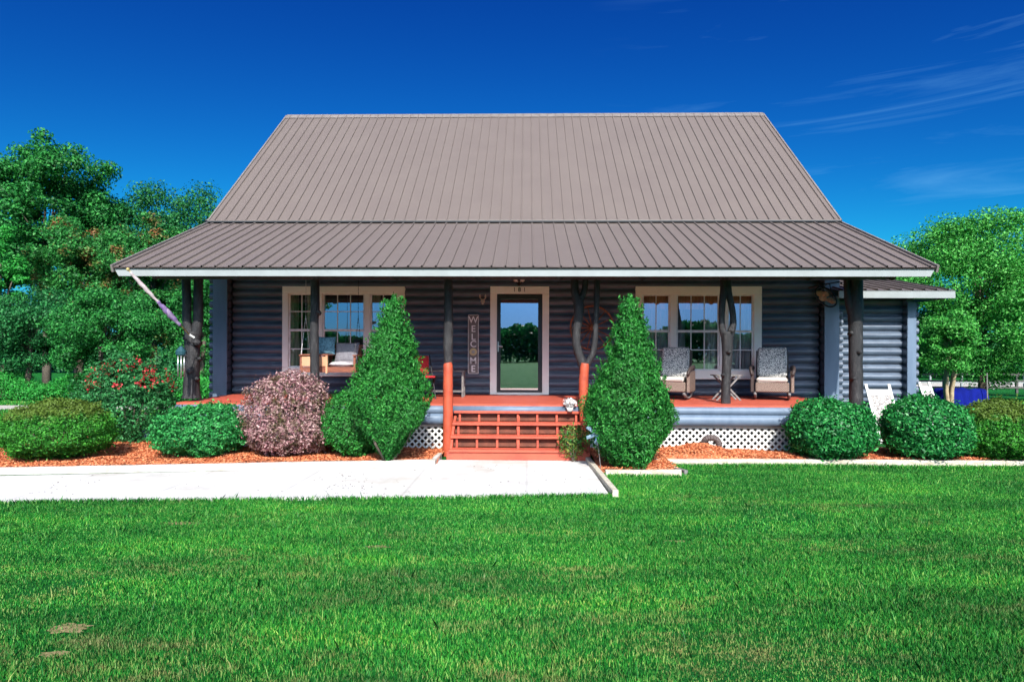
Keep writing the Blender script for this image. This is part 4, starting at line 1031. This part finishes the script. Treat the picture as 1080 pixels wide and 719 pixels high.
# drain pipe
p = G(751, 474)
t = thing('drain_pipe', 'short curved dark corrugated drain pipe before the white lattice', 'drain pipe', (W(752, 470, 11.25).x, 11.28, .09), 0)
b = MB(); pts = [(-.13, .05, .18), (-.10, 0, .24), (-.02, -.03, .26), (.07, -.03, .22), (.10, -.03, .12), (.10, -.03, .0)]; sp_ = smoothpts(pts, 6)
b.tube(sp_, [.05+.008*(i % 2) for i in range(len(sp_))], 12); b.tube([(-.13, .05, .18), (-.14, .08, .0)], .05, 12); b.build('pipe', M['pipe'], t)

# ================================================================== SHRUBS
def place(xc, yb, D_, z=.08): p = W(xc, yb, D_); return (p.x, D_, z)
def bw(x0, x1, D_): return (x1-x0)/2*D_/F*.92
def bh(y, D_): return H+(370-y)*D_/F
GB = 'rounded bushes in the front bed'
bush('round_bush', 'wide domed bush with bronze tips at the left end of the bed', 'bush', place(60, 480, 10.3), bw(-2, 124, 10.3), .75, bh(426, 10.3)-.05, M['olive'], 30000, .040, GB, 1, .07, 2.0)
bush('round_bush', 'bright green bush left of the plum coloured bush', 'bush', place(214, 470, 10.75), bw(169, 262, 10.75), .62, bh(427, 10.75)-.06, M['boxwood'], 18000, .050, GB, 2, .10, 2.2)
bush('plum_bush', 'pinkish plum leaved bush before the second porch post', 'bush', place(304, 470, 10.8), bw(257, 350, 10.8), .62, bh(397, 10.8)-.05, M['pink'], 24000, .044, GB, 3, .07, 2.6)
bush('round_bush', 'green bush tucked between the plum bush and the left cypress shrub', 'bush', place(374, 470, 10.85), bw(337, 412, 10.8), .5, bh(411, 10.85)-.06, M['conifer'], 18000, .045, GB, 4, .08, 2.2)
bush('round_bush', 'dark green bush in front of the right porch end post', 'bush', place(875, 480, 10.95-.05), bw(830, 918, 10.9), .62, bh(421, 10.9)-.06, M['holly'], 19000, .058, GB, 5, .06, 2.3)
bush('round_bush', 'dark green bush before the leaning white lounge frame', 'bush', place(977, 480, 11.0), bw(930, 1027, 11.0), .62, bh(419, 11.0)-.06, M['holly'], 19000, .058, GB, 6, .06, 2.2)
bush('round_bush', 'bronze tipped bush at the right edge of the photo', 'bush', place(1052, 480, 10.95), bw(1002, 1102, 10.95), .60, bh(421, 10.95)-.05, M['olive'], 24000, .044, GB, 7, .08, 2.1)
def prof(D_, ycol): return [(max(H+(370-y)*D_/F, 0), w*D_/F/2) for y, w in ycol]
DL = 10.25
conifer('tall cypress shrub left of the steps leaning over the left window', (W(409, 480, DL).x, DL, .04), prof(DL, [(490, 4), (482, 16), (470, 38), (450, 76), (430, 95), (412, 88), (385, 57), (360, 36), (340, 21), (328, 10), (315, 2)]), M['conifer'], seed=21, lean=(.035, 0))
DR_ = 9.95
conifer('tall cypress shrub right of the steps beside the pinwheel', (W(664, 480, DR_).x, DR_, .04), prof(DR_, [(496, 24), (484, 48), (465, 75), (440, 92), (422, 86), (400, 67), (370, 41), (348, 25), (330, 12), (315, 3)]), M['conifer'], seed=33, lean=(0, 0))
# rose bush
rp = W(138, 460, 12.3); rb = bush('rose_bush', 'big loose rose bush with red blooms at the left end of the porch', 'bush', (rp.x, 12.3, .05), bw(82, 188, 12.3), .7, bh(380, 12.3), M['rose'], 20000, .055, None, 12, .24, 2.0, stemmat=M['bark'], low=.55)
n = 620; K = 70; kc = sphdirs(K); kc[:, 2] = np.abs(kc[:, 2])*.9+.15; kc[:, 1] = -np.abs(kc[:, 1]); kc = kc*np.array([.82, .6, .55])+np.array([0.05, 0, .98]); idx = rng.integers(0, K, n)
leaves('blossom', kc[idx]+rng.normal(0, .035, (n, 3)), sphdirs(n), .045, M['petal'], rb, asp=.9)
# pale cut trunk group behind
p = W(112, 445, 13.6); t = thing('pruned_shrub', 'pale bare pruned trunks standing behind the domed bush', 'pruned shrub', (p.x, 13.6, 0), 0)
for k, (dx, lx) in enumerate([(-.22, -.16), (-.1, -.02), (.02, .08), (.12, .0)]):
    b = MB(); b.tube([(dx, 0, 0), (dx+lx*.5, .02, .35), (dx+lx, 0, .78)], [.06, .045, .035], 8, .06); b.build('trunk', M['palebark'], t, True)
n = 1200; d = sphdirs(n); leaves('foliage', d*np.array([.5, .3, .22])*rng.uniform(.5, 1, (n, 1))+np.array([0, 0, .85]), d, .06, M['rose'], t)
p = W(164, 440, 12.9); t = thing('plastic_bucket', 'small pale blue bucket half hidden behind the rose bush', 'bucket', (p.x, 12.6, .02), 0)
b = MB(); b.tube([(0, 0, 0), (0, 0, .3)], [.12, .15], 16); b.build('body', mat('blue_plastic', (.20,.32,.58), rough=.4), t, True)
b = MB(); b.tube([(.15*math.cos(a), .15*math.sin(a), .30) for a in np.linspace(0, 6.283, 20)], .01, 6, cap=False); b.build('rim', M['white'], t, True)

# ================================================================== RIGHT YARD
def lounge(label, base, top, wid, lean_y):
    t = thing('lounge_frame', label, 'lounge chair', base, 0, 'white lounge frames leaning by the side wing')
    L_ = top
    for s in (-1, 1): b = MB(); b.bar((s*wid/2, 0, 0), (s*wid/2+L_[0], lean_y, L_[1]), .05, .03, up=(0, 1, 0)); b.build('side_rail', M['white'], t)
    for u in (.02, .30, .86): b = MB(); b.bar((-wid/2+L_[0]*u, lean_y*u, L_[1]*u), (wid/2+L_[0]*u, lean_y*u, L_[1]*u), .05 if u < .8 else .12, .02, up=(0, 1, 0)); b.build('cross_rail', M['white'], t)
    b = MB(); u0, u1 = .04, .80; b.add([(-wid/2+L_[0]*u0+.03, lean_y*u0, L_[1]*u0), (wid/2+L_[0]*u0-.03, lean_y*u0, L_[1]*u0), (wid/2+L_[0]*u1-.03, lean_y*u1, L_[1]*u1), (-wid/2+L_[0]*u1+.03, lean_y*u1, L_[1]*u1)], [(0,1,2,3)])
    b.build('webbing', mat('webbing_mesh', (.50,.47,.44), (.16,.14,.14), 34, .9, lo=.42, hi=.56), t); return t
p = W(946, 440, 13.1); lounge('white lounge frame leaning against the side wing wall', (p.x, 13.25, 0), (-.10, 1.15), .46, .40)
p = W(992, 430, 15.2); lounge('narrow white lounge frame standing clear of the side wing', (p.x, 15.2, 0), (-.20, 1.12), .22, .3)
p = W(1012, 425, 22); zt = terr(0, 22)
t = thing('covered_trailer', 'low trailer under a bright blue tarp beyond the multi stemmed tree', 'trailer', (p.x, 22, zt), 0)
b = MB(); n = 10
nx_, ny_ = 36, 14
for i in range(nx_+1):
    for j in range(ny_+1):      # draped sheet with folds
        u = i/nx_*2-1; v = j/ny_*2-1; sx_ = max(abs(u), abs(v)); z_ = .80-.05*math.sin(u*5)*math.cos(v*3) if sx_ < .8 else .80-(sx_-.8)/.2*.62
        b.v.append((u*.76*(1 if sx_ < .8 else 1.0)+.02*math.sin(v*9), v*.5+.035*math.sin(u*21)*(sx_ > .75)-(.0 if sx_ < .8 else 0), z_+.02*math.sin(u*13+v*4)))
for i in range(nx_):
    for j in range(ny_): a = i*(ny_+1)+j; b.f.append((a, a+ny_+1, a+ny_+2, a+1))
b.build('tarp', M['tarp'], t, True)
b = MB(); b.box(-.72, .72, -.42, .42, .14, .20); b.build('chassis', M['black'], t)
for sx in (-.5, .5):
    for sy in (-.46, .46): b = MB(); b.tube([(sx, sy-.05, .16), (sx, sy+.05, .16)], .16, 16); b.build('wheel', M['black'], t, True)
b = MB(); b.tube([(.50, -.60, 0), (.47, -.60, 1.35)], .02, 6); b.build('prop', M['greywood'], t)
# rail fences
def fence(x0, x1, y0, y1, h, label, m, n, rails=3):
    t = thing('rail_fence', label, 'fence', (x0, y0, terr(0, y0)), 0, 'rail fences on the right')
    for i in range(n+1):
        u = i/n; b = MB(); xx = (x1-x0)*u; yy = (y1-y0)*u; zz = terr(0, y0+yy)-terr(0, y0); b.box(xx-.07, xx+.07, yy-.07, yy+.07, zz, zz+h+.08); b.build('post', m, t)
    for k in range(rails):
        z = h*(k+1)/rails-.05; b = MB(); b.bar((0, -.09, z), (x1-x0, y1-y0-.09, z+terr(0, y1)-terr(0, y0)), .04, .13, up=(0, 0, 1)); b.build('rail', m, t)
fence(26, 78, 46, 50, 1.35, 'dark weathered rail fence across the right pasture', M['fencewood'], 20)
fence(24, 95, 58, 60, 1.35, 'white rail fence beyond the dark fence', M['fascia'], 26, 2)

# ================================================================== TREES
def at(x, D_, px=0): p = W(x, 400, D_); return (p.x, D_, terr(0, D_))
def tz(ytop, D_): return H+(370-ytop)*D_/F-terr(0, D_)
GT = 'trees on the left of the house'
def tr(name, label, xc, ytop, xw, D_, m, ybot=395, **k):
    zt_ = tz(ytop, D_); zb = max(tz(ybot, D_), .3); cr = xw/2*D_/F
    return tree(name, label, at(xc, D_), (zt_-zb)/2, cr, (zt_+zb)/2, m, **k)
tr('shade_tree', 'tallest green tree on the far left with rounded top', 48, 140, 140, 42, M['tree_a'], 330, n=60000, size=.19, K=120, seed=1, group=GT, clump=.22)
tr('shade_tree', 'green tree with airy top just right of the tallest left tree', 108, 160, 70, 44, M['tree_a'], 330, n=18000, size=.19, K=46, seed=2, group=GT, clump=.36)
tr('shade_tree', 'dark feathery tree midway between the tall trees and the roof', 158, 178, 96, 46, M['tree_d'], 370, n=40000, size=.17, K=90, seed=3, group=GT, clump=.42)
tr('shade_tree', 'dark tree just left of the upper roof edge', 198, 188, 84, 47, M['tree_d'], 370, n=32000, size=.17, K=80, seed=4, group=GT, clump=.42)
tr('shade_tree', 'small dark tree top touching the left roof edge', 226, 216, 50, 48, M['tree_d'], 390, n=20000, size=.18, K=60, seed=5, group=GT, clump=.42)
tr('shade_tree', 'rust tinged bushy tree in the middle of the left woods', 82, 205, 130, 34, M['tree_o'], 385, n=44000, size=.13, K=90, seed=6, group=GT, clump=.20)
tr('shade_tree', 'rust tinged tree behind the rolled flag', 160, 215, 120, 33, M['tree_o'], 390, n=40000, size=.13, K=85, seed=7, group=GT, clump=.21)
tr('shade_tree', 'bright green tree cut by the left edge of the photo', 0, 232, 66, 30, M['tree_b'], 405, n=30000, size=.12, K=60, seed=8, group=GT, clump=.24)
tr('shade_tree', 'dark low tree above the rose bush', 110, 290, 130, 27, M['tree_a'], 406, n=36000, size=.10, K=80, seed=9, group=GT, clump=.24, trunkr=.10)
tr('shade_tree', 'dark tree seen between the forked post and the cabin corner', 215, 258, 80, 29, M['tree_a'], 408, n=26000, size=.10, K=60, seed=10, group=GT, clump=.26, trunkr=.12)
tr('shade_tree', 'low dark tree at the left behind the driveway', 30, 296, 110, 28, M['tree_d'], 408, n=24000, size=.10, K=60, seed=11, group=GT, clump=.26, trunkr=.12)
def undergrowth(name, x0, x1, D_, yt, m, n, label, size=.09, thick=2.0):
    xs = W(x0, 400, D_).x; xe = W(x1, 400, D_).x; z0 = terr(0, D_); hmax = tz(yt, D_)
    x = rng.uniform(xs, xe, n); y = D_+rng.uniform(0, thick, n); hh_ = hmax*(.62+.28*noise2(x, y*0, 4, 1.3)); z = z0+np.clip(hh_, .25, None)*rng.random(n)**.6
    P = np.stack([x, y-(z-z0)*0, z], 1); o = leaves(name, P, np.tile([0, -.6, .6], (n, 1)), size, m, None, asp=.5); tag(o, label, 'undergrowth', kind='stuff')
undergrowth('undergrowth', -80, 260, 26.4, 388, M['tree_b'], 34000, 'bright weedy undergrowth at the foot of the left woods')
GR = 'trees on the right of the house'
tr('shade_tree', 'big round pale green tree right of the house', 1034, 204, 238, 33, M['tree_r'], 409, n=130000, size=.115, K=230, seed=20, group=GR, clump=.18, trunkr=.16)
tr('shade_tree', 'green tree filling the right edge behind the round tree', 1110, 225, 130, 38, M['tree_r'], 400, n=30000, size=.13, K=70, seed=21, group=GR)
tr('crepe_myrtle', 'small multi stemmed tree above the blue tarp', 1004, 325, 80, 20.5, M['tree_r'], 388, n=16000, size=.075, K=50, seed=22, group=GR, clump=.28, multi=4, trunkr=.06, bark=M['palebark'])
for i, (xc, yt, w_) in enumerate([(985, 352, 70), (1050, 346, 90), (1120, 350, 90)]):
    tr('shade_tree', ['low dark tree beyond the fence beside the side wing', 'dark tree beyond the fence right of the tarp', 'dark tree beyond the fence at the right edge'][i], xc, yt, w_, 84, M['tree_d'], 398, n=12000, size=.4, K=40, seed=30+i, group=GR)
# woods across the road, behind the camera: seen mirrored in the door and windows
def woods():
    n = 60000; x = rng.uniform(-110, 110, n); y = -85-rng.uniform(0, 8, n); hh_ = 5.2+1.9*noise2(x, x*0, 8, .35)+.8*noise2(x, x*0, 9, 1.4); z = np.clip(hh_, 2, 12)*rng.random(n)**.7
    o = leaves('far_woods', np.stack([x, y, z], 1), np.tile([0, 1, .4], (n, 1)), .75, M['tree_d'], None, asp=.6); tag(o, 'distant dark woods mirrored in the storm door glass', 'woods', kind='stuff')
woods()
def back_woods():
    n = 50000; x = np.where(rng.random(n) < .5, rng.uniform(-95, -16, n), rng.uniform(22, 120, n)); y = 88+rng.uniform(0, 8, n); hh_ = 6.2+1.2*noise2(x, x*0, 18, .3)+.8*noise2(x, x*0, 19, 1.2)
    z = -1.45+np.clip(hh_, 2, 12)*rng.random(n)**.75
    o = leaves('back_woods', np.stack([x, y, z], 1), np.tile([0, -1, .4], (n, 1)), .6, M['tree_d'], None, asp=.6); tag(o, 'far line of dark woods closing the fields behind the house', 'woods', kind='stuff')
back_woods()
tree('shade_tree', 'leafy tree in the front yard mirrored in the left window', (-16, -18, 0), 2.6, 2.4, 5.0, M['tree_a'], n=9000, size=.22, K=40, seed=60)

# ================================================================== LIGHT, SKY, CAMERA
SG = .082; SB = .43
AZ = R(7); EL = R(37.5)
sd = Vector((math.sin(AZ)*math.cos(EL), -math.cos(AZ)*math.cos(EL), math.sin(EL)))
sun = bpy.data.lights.new('sun', 'SUN'); sun.energy = 4.0; sun.angle = R(.5); sun.color = (1, .95, .87)
so = bpy.data.objects.new('sun', sun); C.objects.link(so); so.rotation_euler = sd.to_track_quat('Z', 'Y').to_euler(); so.location = (8, -12, 14)
w = bpy.data.worlds.new('World'); sc.world = w; w.use_nodes = True; nt = w.node_tree; N = nt.nodes; L = nt.links
bg = N['Background']; sky = N.new('ShaderNodeTexSky'); sky.sky_type = 'NISHITA'; sky.sun_disc = False
sky.sun_elevation = EL; sky.sun_rotation = math.atan2(sd.x, sd.y); sky.air_density = 1.0; sky.dust_density = .3; sky.ozone_density = 2.5
spc = N.new('ShaderNodeSeparateColor'); cmb = N.new('ShaderNodeCombineColor'); L.new(sky.outputs[0], spc.inputs[0])
for i_, (gain, pw, cap) in enumerate([(.008, 2.0, 2.2), (SG, 2.0, 3.0), (SB, 1.2, 7.0)]):      # deep polarised blue
    p_ = N.new('ShaderNodeMath'); p_.operation = 'POWER'; L.new(spc.outputs[i_], p_.inputs[0]); p_.inputs[1].default_value = pw
    g_ = N.new('ShaderNodeMath'); g_.operation = 'MULTIPLY'; L.new(p_.outputs[0], g_.inputs[0]); g_.inputs[1].default_value = gain
    c_ = N.new('ShaderNodeMath'); c_.operation = 'MINIMUM'; L.new(g_.outputs[0], c_.inputs[0]); c_.inputs[1].default_value = cap
    L.new(c_.outputs[0], cmb.inputs[i_])
# thin high cirrus as part of the sky
tc = N.new('ShaderNodeTexCoord'); mp = N.new('ShaderNodeMapping'); mp.inputs['Rotation'].default_value = (0, R(27), 0); mp.inputs['Scale'].default_value = (2.2, 2.2, 22)
L.new(tc.outputs['Generated'], mp.inputs['Vector'])
cn = N.new('ShaderNodeTexNoise'); cn.inputs['Scale'].default_value = 1.35; cn.inputs['Detail'].default_value = 8; cn.inputs['Roughness'].default_value = .58; cn.inputs['Distortion'].default_value = .6; L.new(mp.outputs[0], cn.inputs['Vector'])
cr_ = ramp(N, [(.56, (0,0,0)), (.80, (1,1,1))]); L.new(cn.outputs['Fac'], cr_.inputs['Fac'])
sx = N.new('ShaderNodeSeparateXYZ'); L.new(tc.outputs['Generated'], sx.inputs[0])
mr = N.new('ShaderNodeMapRange'); mr.inputs['From Min'].default_value = .08; mr.inputs['From Max'].default_value = .35; L.new(sx.outputs['X'], mr.inputs['Value'])
mm_ = N.new('ShaderNodeMath'); mm_.operation = 'MULTIPLY'; L.new(cr_.outputs['Color'], mm_.inputs[0]); L.new(mr.outputs[0], mm_.inputs[1])
m3 = N.new('ShaderNodeMath'); m3.operation = 'MULTIPLY'; L.new(mm_.outputs[0], m3.inputs[0]); m3.inputs[1].default_value = .34
mx = N.new('ShaderNodeMix'); mx.data_type = 'RGBA'; L.new(m3.outputs[0], mx.inputs['Factor']); L.new(cmb.outputs[0], mx.inputs[6]); mx.inputs[7].default_value = (1.0, 3.0, 5.4, 1)
# white glow lobe round the sun, added to lift the shade under the porch
dt = N.new('ShaderNodeVectorMath'); dt.operation = 'DOT_PRODUCT'; nrm = N.new('ShaderNodeVectorMath'); nrm.operation = 'NORMALIZE'; L.new(tc.outputs['Generated'], nrm.inputs[0])
L.new(nrm.outputs[0], dt.inputs[0]); dt.inputs[1].default_value = sd
mxx = N.new('ShaderNodeMath'); mxx.operation = 'MAXIMUM'; mxx.inputs[1].default_value = 0; L.new(dt.outputs['Value'], mxx.inputs[0])
pw_ = N.new('ShaderNodeMath'); pw_.operation = 'POWER'; pw_.inputs[1].default_value = 22; L.new(mxx.outputs[0], pw_.inputs[0])
fill_glow = N.new('ShaderNodeMix'); fill_glow.data_type = 'RGBA'; fill_glow.blend_type = 'ADD'; fill_glow.inputs[7].default_value = (62, 64, 68, 1); L.new(pw_.outputs[0], fill_glow.inputs['Factor']); L.new(mx.outputs[2], fill_glow.inputs[6]); fill_glow.clamp_result = False; mx = fill_glow
L.new(mx.outputs[2], bg.inputs['Color']); bg.inputs['Strength'].default_value = .10

cam = bpy.data.cameras.new('camera'); co = bpy.data.objects.new('camera', cam); C.objects.link(co)
cam.sensor_width = 36; cam.lens = F/1080*36; cam.shift_y = (370-359.5)/1080; cam.clip_end = 2000; cam.clip_start = .1
co.matrix_world = Matrix.Translation((XC, 0, H)) @ Matrix.Rotation(YAW, 4, 'Z') @ Matrix.Rotation(R(90), 4, 'X') @ Matrix.Rotation(ROLL, 4, 'Z')
sc.camera = co
sc.view_settings.view_transform = 'Standard'; sc.view_settings.look = 'None'; sc.view_settings.exposure = .87; sc.view_settings.gamma = 1
sc.render.resolution_x = 1024; sc.render.resolution_y = 681
for o in bpy.data.objects:
    if 'worldbuilt' in o: del o['worldbuilt']
